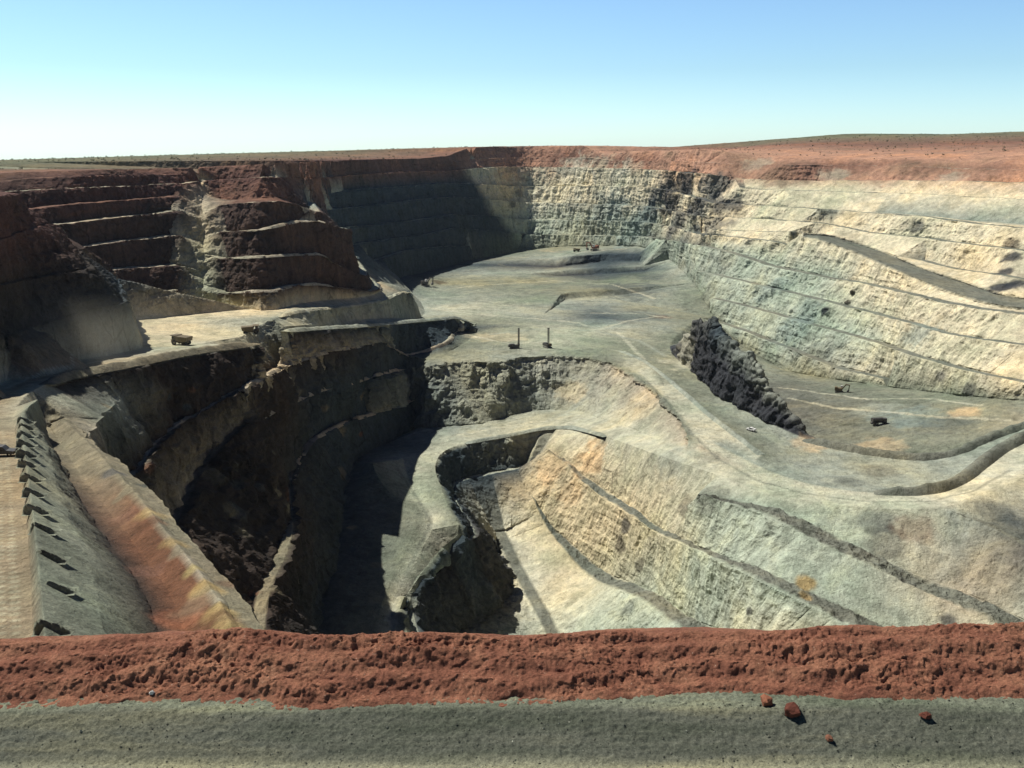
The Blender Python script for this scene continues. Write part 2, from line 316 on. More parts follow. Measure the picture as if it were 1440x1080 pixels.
# ---- left haul road, windrow, ditch and lip
line('roadR', RD, 'dirt dirt road grey', '44 985; 45 930; 45 890; 42 800; 35 720; 26 650; 21 605; 23 572; 50 547; 100 528; 180 513; 260 497; 330 487; 360 483', plane=RPL, step=8)
line('rdmid', RD, 'dirt dirt dirt road', '-10 960; -4 890; -10 800; -16 700; -22 630; -20 585; 10 556; 60 530; 120 517; 200 501; 280 484; 340 473', plane=RPL, step=8)
line('wind', RD, 'wind wind wind', '70 985; 66 930; 63 890; 55 800; 46 720; 37 650; 31 605; 33 580; 52 562', plane=(-45.6, -0.1), step=6)
line('windm', RD, 'wind wind wind', '165 985; 155 930; 148 890; 125 800; 95 720; 70 650; 54 608', plane=(-50.5, -0.1), step=6)
line('ditch', RD, 'brown brown soil', '245 985; 235 930; 222 888; 198 828; 160 775; 122 720; 97 680; 74 635; 60 603', plane=(-58.5, -0.1), step=6)
line('bund', RD, 'tan tan soil soil soil', '372 985; 350 930; 328 890; 298 830; 248 765; 196 700; 150 650; 112 612; 88 590', plane=(-56.0, -0.1), step=6)
line('bund2', RD, 'soil soil soil soil', '383 985; 361 930; 338 890; 307 830; 256 765; 203 700; 156 651; 117 612; 92 588', plane=(-57.2, -0.1), step=6)
line('bundn', RD, 'clay clay clay soil soil', '345 985; 329 930; 308 890; 281 830; 233 768; 184 706; 140 656; 105 616', plane=(-56.9, -0.1), step=6)
line('bundm', RD, 'clay clay soil soil', '300 985; 288 930; 262 888; 236 828; 196 775; 152 716; 120 676; 90 630; 68 598', plane=(-59.3, -0.1), step=6)
line('lip', IW, 'soil soil soil soil soil tan bench grey', 'w -28 112 -70; 372 890 -72; 330 830 -74; 268 760 -77; 210 692 -81.5; 165 650 -86; 122 622 -90; 130 602 -94; 150 577 -97; 172 560 -101', step=8)
# ---- inner wall under the road and the wings, built down from the road edge
_rr = REG['roadR']; _w1 = REG['W1']; _tp = np.vstack([pick(_rr, 180, 388)[::1], _w1]); _tu = proj(_tp)[0]; _o = np.argsort(_tu); _tu = _tu[_o]; _tp = _tp[_o]
ZI = chain(240, 590, 7, lambda u: (float(np.interp(u, _tu, _tp[:, 1])), float(np.interp(u, _tu, _tp[:, 2]))), {
 'lip': ('240 544; 290 531; 330 518; 365 506', 0),
 'C1': ('240 606; 250 600; 295 573; 330 551; 360 536; 410 511; 450 498; 490 490; 520 485; 530 481; 545 487; 572 501; 590 498', 0),
 'D': ('240 690; 272 670; 300 645; 340 602; 400 570; 450 549; 485 542; 522 530; 535 526; 577 517; 590 515', 0),
 'E': ('380 690; 430 632; 440 618; 487 593; 522 583; 557 572; 585 560', 0),
 'G4': ('400 800; 450 720; 490 655; 515 637; 545 622; 575 611; 590 602', 0)}, lambda u: .26, lambda u: 11.0, up=False)
addl('lip2', IW, 'brown brown', np.vstack([REG['lip'][-1:], pick(ZI['lip'], 240, 340)]))
_n = [i for i, q_ in enumerate(proj(REG['roadR'])[1]) if q_ < 540][0]/len(REG['roadR'])
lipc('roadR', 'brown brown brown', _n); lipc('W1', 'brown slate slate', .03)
ln('C1', IW, 'brown brown brown brown brown slate slate', [parse('w -20 150 -116; w -50 190 -117; w -98 270 -119; 178 690 -120; 200 655 -121; 215 632 -121.5'), pick(ZI['C1'], 250, 580), parse('622 485 -161.5; 640 469 -162; 652 465 -163')], w=[4,4,4,4,3.5,4,7,8,5,3,2], icol='tan tan tan tan tan grey pale')
line('wt', FL, 'floor', '600 505 -167; 630 495 -166; 655 481 -165.5; 670 468 -165')
ln('D', IW, 'brown brown brown brown brown slate slate grey floor floor floor', [parse('w -8 160 -142; w -45 215 -143; w -85 290 -144; 250 742 -145; 268 700 -146'), pick(ZI['D'], 300, 575), parse('610 512 -168; 655 508 -168; 690 510 -168; 730 504 -167.5; 760 501 -167; 800 500 -167; 830 503 -167.5; 860 511 -168; 890 527 -169; 920 550 -171; 945 575 -173; 962 600 -175.5; 970 622 -177')])
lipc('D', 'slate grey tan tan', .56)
addl('Di', IW, 'tan tan soil bench', offset(REG['D'], [5, 5, 5, 5, 4, 7, 8])[:int(len(REG['D'])*.52)])
ln('E', IW, 'brown brown brown slate slate', [parse('w 10 170 -172; w -20 240 -173; 375 892 -175; 385 825 -176; 408 772 -177'), pick(ZI['E'], 425, 590)], w=[5,6,6,5,3,5,7], icol='soil soil soil soil grey')
ln('G4', IW, 'brown slate slate', [parse('w 20 250 -215; w 0 330 -222; 430 920 -234; 440 890 -232; 470 800 -225'), pick(ZI['G4'], 505, 586), parse('592 601 -207')])
line('rub', RD, 'grey grey grey road road road', '602 603 -207.5; 640 608 -208; 690 592 -207; 750 578 -205; 800 576 -202; 840 587 -197; 880 600 -192; 925 617 -186; 955 632 -181; 975 640 -179')
line('tonL', RD, 'floor floor floor', '524 652 -205; 532 672 -208; 550 695 -213; 590 720 -218; 578 755 -222; 558 800 -227; 538 845 -231; 527 890 -236; 530 930 -240')
FPL = (-184.6, .0217)
line('fl1', FL, 'floor road floor road floor', '692 480; 730 485; 790 487; 850 491; 885 500; 910 514; 930 535', plane=FPL)
line('fl2', FL, 'grey slate grey', '765 442; 830 447; 900 450; 930 456', plane=FPL)
line('fl3', FL, 'road floor road', '640 436; 690 446; 735 458; 800 466', plane=FPL)
line('fl4', FL, 'floor grey floor', '625 396; 660 388; 715 383; 760 390', plane=FPL)
# ---- hidden ground between the lookout and the pit
addl('n0', PL, 'red', [(-420, 10, -9), (-200, 15, -13), (0, 18, -14), (200, 15, -13), (420, 10, -9)])
addl('n1', PL, 'soil', [(-420, 60, -48), (-200, 75, -54), (-80, 84, -57), (-15, 90, -62), (60, 110, -90), (200, 150, -120), (420, 160, -120)])
addl('n2', IW, 'green', [(30, 230, -180), (90, 300, -222), (150, 330, -212), (260, 330, -195), (420, 330, -180)])
addl('n3', PL, 'red', [(-700, -200, -9), (0, -300, -9), (700, -200, -9)])
addl('n4', PL, 'red', [(-700, 300, -75), (-520, 480, -40), (-480, 620, -14)])
addl('n5', PL, 'red', [(560, 200, -60), (620, 500, -9), (680, 800, -8)])
addl('n6', RW, 'cream', [(440, 440, -150), (470, 560, -140)])
# ------------------------------------------------------------------ the pit surface: constrained triangulation, refinement, rock relief
AMP = {'left_pit_wall': 1.0, 'inner_pit_wall': 1.0, 'right_pit_wall': .8, 'far_pit_wall': 1.0, 'pit_floor': .5, 'haul_road': .12, 'plateau': .6}
TAGS = list(AMP)
ROUGH = {'eb': 2.0, 'rub': 5.0, 'toeF': 1.6, 'PB': 2.0, 'st1t': 2.0, 'st2t': 2.0, 'lip': .5, 'bund': 6, 'bundm': 7, 'windm': 5, 'ditch': 6, 'wind': 2, 'ribf': 3.0, 'rib': 3.2, 'ribm': 3.2, 'band0': .55, 'band0.i': .55, 'band1': .6, 'band1.i': .6, 'band2': .6, 'band2.i': .6, 'C1.b': 2, 'D': 1.3, 'E.b': 2, 'D.f': 1.6, 'band0.b': 3, 'band1.b': 3, 'band2.b': 3, 'bundn': 7, 'bund2': 6}
def build_tin():
    V, Z, Cc, T, E, Am = [], [], [], [], [], []
    for tag, P, col, nm in LINES:
        am = AMP[tag]*ROUGH.get(nm, 1.0)
        k = len(V)
        for p, c in zip(P, col):
            V.append(Vector((p[0], p[1]))); Z.append(p[2]); Cc.append(c); T.append(TAGS.index(tag)); Am.append(am)
        E += [(k+i, k+i+1) for i in range(len(P)-1)]
    r = geometry.delaunay_2d_cdt(V, E, [], 0, 0.02, True)
    v2, faces, ov = np.array([(a.x, a.y) for a in r[0]]), r[2], r[3]
    Z = np.array(Z); Cc = np.column_stack([np.array(Cc), Am]); T = np.array(T); A = np.array([(a.x, a.y) for a in V]); E = np.array(E)
    n = len(v2); z = np.zeros(n); c = np.zeros((n, 4)); t = np.zeros(n, int)
    p0, p1 = A[E[:, 0]], A[E[:, 1]]; d = p1 - p0; L2 = (d**2).sum(1) + 1e-12
    for i in range(n):
        o = list(ov[i])
        if o: z[i] = Z[o].mean(); c[i] = Cc[o].mean(0); t[i] = T[o[0]]
        else:
            s = (((v2[i]-p0)*d).sum(1)/L2).clip(0, 1); q = np.linalg.norm(p0 + d*s[:, None] - v2[i], axis=1)
            m = np.argsort(q)[:2]
            z[i] = np.mean([Z[E[k, 0]]*(1-s[k]) + Z[E[k, 1]]*s[k] for k in m]); c[i] = Cc[E[m[0], 0]]; t[i] = T[E[m[0], 0]]
    P = np.column_stack([v2, z]); Fc = np.array([f for f in faces if len(f) == 3])
    a, b, d3 = P[Fc[:, 0]], P[Fc[:, 1]], P[Fc[:, 2]]
    nz = np.cross(b-a, d3-a); flip = nz[:, 2] < 0; Fc[flip] = Fc[flip][:, ::-1]
    keep = np.abs(nz[:, 2]) > 1e-4
    Fc = Fc[keep]
    ft = np.zeros(len(Fc), int); tv = t[Fc]
    for i, row in enumerate(tv):
        walls = [x for x in row if x < 4]
        if walls: ft[i] = max(set(walls), key=walls.count)
        else:
            l = list(row); ft[i] = TAGS.index('plateau') if 6 in l else (TAGS.index('pit_floor') if 4 in l else 5)
    return P, c, t, Fc, ft
def refine(P, X, Fc, ft, limit, rounds=11):
    """split edges that are long in the eye until none is longer than limit pixels of the wide frame"""
    for _ in range(rounds):
        E = np.sort(np.vstack([Fc[:, [0, 1]], Fc[:, [1, 2]], Fc[:, [2, 0]]]), 1)
        key = E[:, 0].astype(np.int64)*len(P) + E[:, 1]
        uq, inv = np.unique(key, return_inverse=True); e0, e1 = uq // len(P), uq % len(P)
        a, b = P[e0], P[e1]; m = (a+b)/2
        ua, va, da = proj(a); ub, vb, db = proj(b); um, vm, dm = proj(m)
        ang = np.linalg.norm(a-b, axis=1)/np.maximum(np.linalg.norm(m, axis=1), 30)*F
        scr = np.hypot(ua-ub, va-vb); ok = (da > 5) & (db > 5)
        inside = ok & (um > -60) & (um < 1500) & (vm > 150) & (vm < 920)
        met = np.where(inside, np.maximum(scr, ang*.16), ang*.07)
        split = met > limit
        if not split.any(): break
        idx = np.full(len(uq), -1, np.int64); idx[split] = len(P) + np.arange(split.sum())
        P = np.vstack([P, m[split]]); X = np.vstack([X, (X[e0[split]] + X[e1[split]])/2])
        nF = len(Fc); s = idx[inv].reshape(3, nF).T          # midpoint on edge 01, 12, 20
        out, ot = [Fc[(s < 0).all(1)]], [ft[(s < 0).all(1)]]
        cnt = (s >= 0).sum(1)
        for k in range(3):
            i, j, l = k, (k+1) % 3, (k+2) % 3
            w = (cnt == 1) & (s[:, i] >= 0); f = Fc[w]; mm = s[w][:, i]
            out += [np.column_stack([f[:, i], mm, f[:, l]]), np.column_stack([mm, f[:, j], f[:, l]])]; ot += [ft[w]]*2
            w = (cnt == 2) & (s[:, l] < 0); f = Fc[w]; mi, mj = s[w][:, i], s[w][:, j]
            out += [np.column_stack([mi, f[:, j], mj]), np.column_stack([f[:, i], mi, mj]), np.column_stack([f[:, i], mj, f[:, l]])]; ot += [ft[w]]*3
        w = cnt == 3; f = Fc[w]; q = s[w]
        out += [np.column_stack([f[:, 0], q[:, 0], q[:, 2]]), np.column_stack([q[:, 0], f[:, 1], q[:, 1]]), np.column_stack([q[:, 2], q[:, 1], f[:, 2]]), q]; ot += [ft[w]]*4
        Fc = np.vstack(out); ft = np.concatenate(ot)
    return P, X, Fc, ft
def vnormals(P, Fc):
    n = np.cross(P[Fc[:, 1]]-P[Fc[:, 0]], P[Fc[:, 2]]-P[Fc[:, 0]])
    N = np.zeros_like(P)
    for k in range(3):
        for a in range(3): N[:, a] += np.bincount(Fc[:, k], n[:, a], len(P))
    return N / (np.linalg.norm(N, axis=1)[:, None] + 1e-12)

def np_mesh(name, V, Fc, mat, cols_=None, smooth=False, parent=None, extra=None):
    me = bpy.data.meshes.new(name); V = np.asarray(V, np.float32); Fc = np.asarray(Fc, np.int32)
    me.vertices.add(len(V)); me.vertices.foreach_set('co', V.ravel())
    me.loops.add(Fc.size); me.loops.foreach_set('vertex_index', Fc.ravel())
    me.polygons.add(len(Fc)); me.polygons.foreach_set('loop_start', np.arange(0, Fc.size, Fc.shape[1], dtype=np.int32))
    me.polygons.foreach_set('use_smooth', np.full(len(Fc), smooth, bool))
    if cols_ is not None:
        a = me.attributes.new('albedo', 'FLOAT_COLOR', 'POINT')
        a.data.foreach_set('color', np.column_stack([cols_, np.ones(len(V))]).astype(np.float32).ravel())
    me.update(calc_edges=True); me.validate()
    if mat: me.materials.append(mat)
    o = bpy.data.objects.new(name, me); C.objects.link(o)
    if parent: o.parent = parent
    return o
# ------------------------------------------------------------------ materials
def newmat(name):
    m = bpy.data.materials.new(name); m.use_nodes = True; nt = m.node_tree; nt.nodes.clear()
    out = nt.nodes.new('ShaderNodeOutputMaterial'); b = nt.nodes.new('ShaderNodeBsdfPrincipled')
    nt.links.new(b.outputs[0], out.inputs[0]); b.inputs['Roughness'].default_value = .95
    b.inputs['Specular IOR Level'].default_value = .15
    return m, nt, b
class G:
    def __init__(s, nt): s.nt = nt; s.tc = nt.nodes.new('ShaderNodeNewGeometry')
    def l(s, a, b): s.nt.links.new(a, b)
    def noise(s, scale, detail=4, rough=.6, vec=None, dist=0, kind='FBM'):
        n = s.nt.nodes.new('ShaderNodeTexNoise'); n.inputs['Scale'].default_value = scale; n.inputs['Detail'].default_value = detail
        n.inputs['Roughness'].default_value = rough; n.inputs['Distortion'].default_value = dist
        s.l(vec or s.tc.outputs['Position'], n.inputs['Vector']); return n.outputs['Fac']
    def stretch(s, x, y, z, rz=0):
        m = s.nt.nodes.new('ShaderNodeMapping'); m.inputs['Scale'].default_value = (x, y, z); m.inputs['Rotation'].default_value = (0, 0, rz); s.l(s.tc.outputs['Position'], m.inputs['Vector']); return m.outputs[0]
    def ramp(s, fac, stops):
        r = s.nt.nodes.new('ShaderNodeValToRGB'); e = r.color_ramp.elements
        while len(e) < len(stops): e.new(.5)
        for k, (p, c) in enumerate(stops):
            e[k].position = p; e[k].color = (*c, 1) if hasattr(c, '__len__') else (c, c, c, 1)
        s.l(fac, r.inputs[0]); return r.outputs[0]
    def mix(s, a, b, fac, mode='MIX'):
        n = s.nt.nodes.new('ShaderNodeMix'); n.data_type = 'RGBA'; n.blend_type = mode; n.clamp_result = False
        for sock, v in ((n.inputs[0], fac), (n.inputs[6], a), (n.inputs[7], b)):
            if hasattr(v, 'is_output'): s.l(v, sock)
            elif hasattr(v, '__len__'): sock.default_value = (*v, 1)
            else: sock.default_value = v
        return n.outputs[2]
    def bump(s, h, dist, strength=1, normal=None):
        b = s.nt.nodes.new('ShaderNodeBump'); b.inputs['Distance'].default_value = dist; b.inputs['Strength'].default_value = strength
        s.l(h, b.inputs['Height'])
        if normal: s.l(normal, b.inputs['Normal'])
        return b.outputs[0]
def rock_mat():
    m, nt, b = newmat('weathered_rock'); g = G(nt)
    at = nt.nodes.new('ShaderNodeAttribute'); at.attribute_name = 'albedo'; c = at.outputs['Color']
    # broad changes of rock type, patches of stain, vertical streaks, broken grain
    c = g.mix(c, g.ramp(g.noise(.011, 5, .6), [(.3, (.74, .84, .80)), (.5, (1, 1, 1)), (.7, (1.25, 1.12, .93))]), 1, 'MULTIPLY')
    c = g.mix(c, g.ramp(g.noise(.05, 6, .68, dist=.6), [(.3, (.62, .64, .62)), (.5, (1, 1, 1)), (.72, (1.28, 1.24, 1.14))]), 1, 'MULTIPLY')
    c = g.mix(c, g.ramp(g.noise(1, 5, .62, vec=g.stretch(.16, .16, .025)), [(.32, .74), (.5, 1), (.7, 1.2)]), .8, 'MULTIPLY')
    c = g.mix(c, g.ramp(g.noise(.32, 6, .75), [(.27, .38), (.43, .93), (.58, 1.07), (.74, 1.6)]), .9, 'MULTIPLY')
    c = g.mix(c, g.ramp(g.noise(1.9, 5, .72), [(.3, .55), (.5, 1), (.7, 1.4)]), .7, 'MULTIPLY')
    # dirt-filled joints, on steep rock only
    sz = nt.nodes.new('ShaderNodeSeparateXYZ'); nt.links.new(g.tc.outputs['True Normal'], sz.inputs[0]); steep = sz.outputs['Z']
    vo = nt.nodes.new('ShaderNodeTexVoronoi'); vo.feature = 'DISTANCE_TO_EDGE'; vo.inputs['Scale'].default_value = .075
    wv = g.stretch(1, 1, .55); nt.links.new(wv, vo.inputs['Vector'])
    jn = g.mix(g.ramp(vo.outputs['Distance'], [(0, .35), (.05, 1)]), (1, 1, 1), g.ramp(g.noise(.03, 3), [(.4, 0), (.62, 1)]))
    c = g.mix(c, jn, g.ramp(steep, [(.55, .75), (.8, 0)]), 'MULTIPLY')
    nt.links.new(c, b.inputs['Base Color'])
    h = g.noise(.5, 8, .72); n1 = g.bump(h, 1.6, .75)
    nt.links.new(g.bump(g.noise(.13, 5, .65, vec=g.stretch(1, 1, .5)), 3.0, .5, n1), b.inputs['Normal'])
    return m
ROCK = rock_mat()
HAZE = .000016; LIMIT = 2.7
P, Cv, Tv, Fc, ft = build_tin()
print('TIN', len(P), len(Fc))
X = Cv
P, X, Fc, ft = refine(P, X, Fc, ft, LIMIT)
print('refined', len(P), len(Fc))
N = vnormals(P, Fc); 
# patches of stope fill, stains and weathered seams; small black ones paint shaded holes
PATCH = [(322, 884, 4.5, 'ochre', .9), (306, 852, 4, 'ochre', .9), (318, 868, 3.5, 'gold', .8), (284, 818, 4.5, 'ochre', .85), (268, 795, 3.5, 'gold', .7), (240, 756, 5, 'ochre', .7), (205, 715, 5, 'ochre', .6), (262, 858, 6, 'red', .45), (215, 800, 5, 'rust', .5), (176, 720, 6, 'rust', .5), (290, 880, 6, 'clay', .6),
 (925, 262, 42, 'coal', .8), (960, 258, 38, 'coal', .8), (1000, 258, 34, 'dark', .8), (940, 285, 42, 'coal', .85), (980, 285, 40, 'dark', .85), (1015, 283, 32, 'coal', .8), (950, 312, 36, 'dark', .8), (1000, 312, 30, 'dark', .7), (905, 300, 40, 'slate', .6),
 (850, 305, 60, 'teal', .65), (890, 322, 50, 'teal', .6), (830, 322, 45, 'grey', .5), (720, 228, 60, 'orange', .5), (790, 224, 55, 'rust', .6), (840, 230, 35, 'tan', .7), (800, 250, 60, 'white', .55), (870, 252, 50, 'white', .5), (760, 290, 60, 'white', .4),
 (735, 268, 14, 'dark', .7), (725, 285, 10, 'dark', .7), (1418, 358, 11, 'coal', .9), (1412, 378, 10, 'coal', .9), (1405, 400, 13, 'coal', .95), (1425, 395, 11, 'coal', .9), (1420, 340, 12, 'brown', .7), (1285, 316, 14, 'dark', .8), (1272, 312, 12, 'tan', .7),
 (1160, 434, 7, 'coal', .95), (1150, 420, 9, 'grey', .8), (1196, 408, 5, 'brown', .9), (1190, 420, 4, 'brown', .9), (1090, 400, 30, 'teal', .5), (1130, 440, 26, 'teal', .5), (1110, 460, 26, 'teal', .55), (1290, 465, 22, 'teal', .6), (1000, 370, 40, 'grey', .6), (1040, 240, 26, 'orange', .8), (1110, 245, 40, 'rust', .5), (1170, 243, 22, 'tan', .7), (1335, 246, 20, 'tan', .6), (1060, 226, 24, 'tan', .5), (1260, 226, 30, 'rust', .6), (1400, 230, 26, 'rust', .5), (900, 225, 30, 'rust', .5), (1240, 240, 40, 'orange', .5),
 (880, 400, 55, 'slate', .55), (840, 385, 40, 'slate', .5), (915, 385, 30, 'slate', .5), (930, 440, 14, 'clay', .5), (850, 450, 30, 'teal', .4), (960, 330, 30, 'slate', .5),
 (1280, 580, 30, 'teal', .6), (1230, 570, 22, 'grey', .6), (1330, 590, 22, 'slate', .45), (1150, 620, 18, 'peach', .45), (1230, 625, 22, 'peach', .35), (1350, 575, 14, 'peach', .5), (1320, 525, 8, 'dark', .7), (1360, 543, 7, 'coal', .6), (1230, 660, 14, 'brown', .35), (1190, 672, 12, 'slate', .4), (1300, 668, 14, 'grey', .5),
 (825, 640, 19, 'peach', .85), (770, 655, 17, 'peach', .7), (800, 690, 14, 'peach', .5), (875, 735, 7, 'coal', .75), (868, 760, 7, 'brown', .7), (893, 790, 7, 'brown', .6), (880, 850, 10, 'slate', .5), (960, 705, 10, 'brown', .5), (1000, 690, 14, 'brown', .4), (1128, 815, 6, 'ochre', .9), (1132, 835, 4, 'ochre', .8),
 (1240, 760, 14, 'brown', .5), (1225, 730, 11, 'slate', .5), (1285, 745, 12, 'clay', .45), (1390, 715, 16, 'slate', .55), (1420, 740, 15, 'slate', .5), (1330, 868, 5, 'coal', .8), (1050, 855, 3, 'coal', .7), (940, 640, 20, 'grey', .5), (880, 600, 20, 'pale', .6), (800, 545, 18, 'sand', .6), (740, 545, 16, 'slate', .5), (900, 575, 16, 'sand', .5),
 (960, 490, 30, 'pale', .5), (700, 470, 30, 'sand', .45), (225, 450, 28, 'sand', .7), (620, 392, 14, 'brown', .7), (600, 560, 14, 'grey', .5)]
COL.update({'gold': (.50, .40, .17), 'teal': (.20, .255, .235), 'peach': (.62, .44, .25), 'white': (.70, .68, .52)})
_pu, _pv, _pd = proj(P); _wob = .45*fbm(P/14, 3, 120) + .25*fbm(P/4, 2, 125); _rg = np.zeros(len(P))
_rs = random.Random(11)
for _ in range(46):                            # rubble spots on the steep inner wall, the paler ones painted as if lit
    PATCH.append((_rs.uniform(150, 540), _rs.uniform(545, 850), _rs.uniform(2.5, 6.5), _rs.choice(['soil', 'dark', 'clay', 'soil', 'slate']), _rs.uniform(.4, .8)))
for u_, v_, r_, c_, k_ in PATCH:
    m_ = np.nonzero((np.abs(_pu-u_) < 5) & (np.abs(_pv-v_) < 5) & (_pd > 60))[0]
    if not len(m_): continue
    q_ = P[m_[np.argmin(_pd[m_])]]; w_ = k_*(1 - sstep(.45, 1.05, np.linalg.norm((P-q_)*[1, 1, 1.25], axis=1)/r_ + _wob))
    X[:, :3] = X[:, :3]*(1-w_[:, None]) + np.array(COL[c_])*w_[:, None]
    if c_ in ('coal', 'dark', 'teal', 'brown'): _rg = np.maximum(_rg, w_*(q_[1] > 850))
# wheel tracks worn over the floor of the pit and the basin
TRACK = [('pale', 2.6, '600 432; 650 440; 720 446; 800 452; 870 468; 905 505'), ('pale', 2.2, '650 470; 720 484; 800 478; 880 452; 930 444'), ('grey', 2.6, '690 470; 760 462; 840 466; 900 480; 935 500'), ('pale', 2.0, '640 405; 700 400; 780 395; 860 400; 920 420'), ('bench', 2.4, '610 420; 680 425; 760 432; 850 430; 910 438'),
 ('pale', 2.2, '830 440; 900 441; 940 447'), ('tan', 2.4, '760 352; 800 356; 840 352; 880 350'), ('bench', 2.0, '700 372; 760 384; 820 398; 880 425'), ('pale', 2.4, '1110 560; 1180 575; 1260 580; 1340 588; 1420 590'), ('bench', 2.0, '1120 590; 1180 600; 1250 606; 1330 610; 1400 596'), ('pale', 2.0, '1090 545; 1150 552; 1220 562; 1300 560; 1380 570'),
 ('bench', 1.6, '905 530; 940 572; 975 612; 1010 645; 1060 674; 1130 694; 1230 706; 1310 705; 1370 690; 1420 662'), ('pale', 1.6, '900 522; 938 560; 978 602; 1020 640; 1080 672; 1160 690; 1250 699; 1320 696; 1375 680; 1425 652'), ('bench', 1.4, '560 660; 590 705; 606 735; 588 772; 566 820; 548 870'), ('pale', 1.6, '620 617; 690 603; 760 592; 830 597; 900 617; 960 640; 1010 655'),
 ('pale', 1.3, '10 545; 60 524; 130 510; 220 492; 300 479; 350 472'), ('dust', .7, '2 890; -2 800; 2 720; 0 650'), ('dust', .7, '22 890; 18 800; 16 720; 10 650; 4 605')]
for c_, r_, t_ in TRACK:
    uv = np.array([[float(x) for x in it.split()] for it in t_.split(';')]); k_ = []
    for (a0, b0), (a1, b1) in zip(uv[:-1], uv[1:]):
        for q_ in np.linspace(0, 1, 10):
            u_, v_ = a0 + (a1-a0)*q_, b0 + (b1-b0)*q_; m_ = np.nonzero((np.abs(_pu-u_) < 6) & (np.abs(_pv-v_) < 4) & (_pd > 60))[0]
            if len(m_): k_.append(P[m_[np.argmin((_pu[m_]-u_)**2 + (_pv[m_]-v_)**2)]])
    k_ = np.array(k_)
    if len(k_) < 4: continue
    k_ = spline(k_, 2.5); ok_ = np.nonzero((P[:, 0] > k_[:, 0].min()-9) & (P[:, 0] < k_[:, 0].max()+9) & (P[:, 1] > k_[:, 1].min()-9) & (P[:, 1] < k_[:, 1].max()+9) & (_pd > 60))[0]
    d_ = np.full(len(ok_), 1e9)
    for q_ in k_: d_ = np.minimum(d_, (P[ok_, 0]-q_[0])**2 + (P[ok_, 1]-q_[1])**2)
    w_ = (.55*(1 - sstep(.5, 1.2, np.sqrt(d_)/(r_ + 1.2*_wob[ok_]))))[:, None]; X[ok_, :3] = X[ok_, :3]*(1-w_) + np.array(COL[c_])*w_
X[:, 3] *= 1 + 1.1*_rg
face = 1 - sstep(.62, .93, N[:, 2]); dist = np.linalg.norm(P, axis=1)
S = P*[1, 1, .45]
big = fbm(S/26, 3, 1); mid = fbm(S/9, 4, 11, True); fine = fbm(P/3.2, 3, 31, True); gul = fbm(P*[1, 1, .12]/7, 3, 51)
a = X[:, 3]; near = np.clip((dist-60)/420, .12, 1)
_q = fbm(S/9, 2, 201)*3.2; blk = (np.floor(_q) + sstep(.35, .65, _q-np.floor(_q)))/3.2
_q = fbm(S/3.4, 2, 207)*3.2; blk2 = (np.floor(_q) + sstep(.3, .7, _q-np.floor(_q)))/3.2
led = vnoise(np.column_stack([P[:, 0]/60, P[:, 1]/60, P[:, 2]/2.6 + 1.6*fbm(P/30, 2, 91)]), 93)
iw = np.zeros(len(P)); iw[np.unique(Fc[ft == TAGS.index('inner_pit_wall')])] = 1; iw *= (P[:, 0] < 0)
but = fbm(P*[1, 1, .16]/13, 3, 301, True)
D = face*a*near*(iw*(2.6*but + 1.3*blk) + 0.45*np.clip(led*2.2, -.8, .8) + 1.7*blk + .6*blk2 + 2.4*big + 1.4*mid + .9*fine + 1.6*gul)
H = N.copy(); H[:, 2] *= .35; H /= np.linalg.norm(H, axis=1)[:, None] + 1e-9
flat = (1-face)*a*near*(1.1*fbm(P/22, 4, 71) + .5*fbm(P/5, 3, 81, True))
Q = P + H*D[:, None]; Q[:, 2] += flat
LAB = {'left_pit_wall': 'dark purple-brown stepped rock wall along the left of the pit', 'inner_pit_wall': 'steep stepped rock sides of the deepest part of the pit', 'right_pit_wall': 'pale cream and grey-green stepped rock wall in full sun', 'far_pit_wall': 'far stepped rock wall closing the end of the pit', 'pit_floor': 'flat grey-green dusty floor of the pit', 'haul_road': 'pale dusty haul roads and ramps through the pit', 'plateau': 'olive and rusty land above the rim of the pit'}
for k, t in enumerate(TAGS):
    f = Fc[ft == k]; u, inv = np.unique(f, return_inverse=True)
    o = np_mesh(t, Q[u], inv.reshape(f.shape), ROCK, X[u, :3], smooth=(t in ('haul_road', 'pit_floor', 'plateau')))
    o['kind'] = 'structure'; o['label'] = LAB[t]; o['category'] = 'road' if t == 'haul_road' else 'terrain'
# ------------------------------------------------------------------ the lookout: gravel road and red earth berm
def prop(o, label, cat, kind=None, group=None):
    o['label'] = label; o['category'] = cat
    if kind: o['kind'] = kind
    if group: o['group'] = group
    return o
def grid(name, xs, ys, zf, mat, colf=None, smooth=True):
    XX, YY = np.meshgrid(xs, ys, indexing='ij'); p = np.column_stack([XX.ravel(), YY.ravel(), np.zeros(XX.size)])
    p = zf(p); n, m = len(xs), len(ys); i = np.arange((n-1)*(m-1)); a = (i // (m-1))*m + i % (m-1)
    return np_mesh(name, p, np.column_stack([a, a+m, a+m+1, a+1]), mat, colf(p) if colf else None, smooth)
def soil_mat():
    m, nt, b = newmat('red_earth'); g = G(nt)
    c = g.ramp(g.noise(1.6, 7, .7), [(.25, (.105, .042, .028)), (.45, (.185, .076, .047)), (.62, (.255, .118, .07)), (.8, (.34, .20, .125))])
    c = g.mix(c, g.ramp(g.noise(9, 5, .7), [(.3, .45), (.5, 1), (.75, 1.4)]), .7, 'MULTIPLY')
    c = g.mix(c, g.ramp(g.noise(45, 4, .75), [(.3, .5), (.5, 1), (.75, 1.6)]), .8, 'MULTIPLY')
    c = g.mix(c, (.42, .30, .22), g.ramp(g.noise(26, 3, .6), [(.66, 0), (.74, .8)]))
    nt.links.new(c, b.inputs['Base Color'])
    nt.links.new(g.bump(g.noise(22, 6, .7), .02, .7, g.bump(g.noise(6, 6, .7), .05, .7)), b.inputs['Normal']); return m
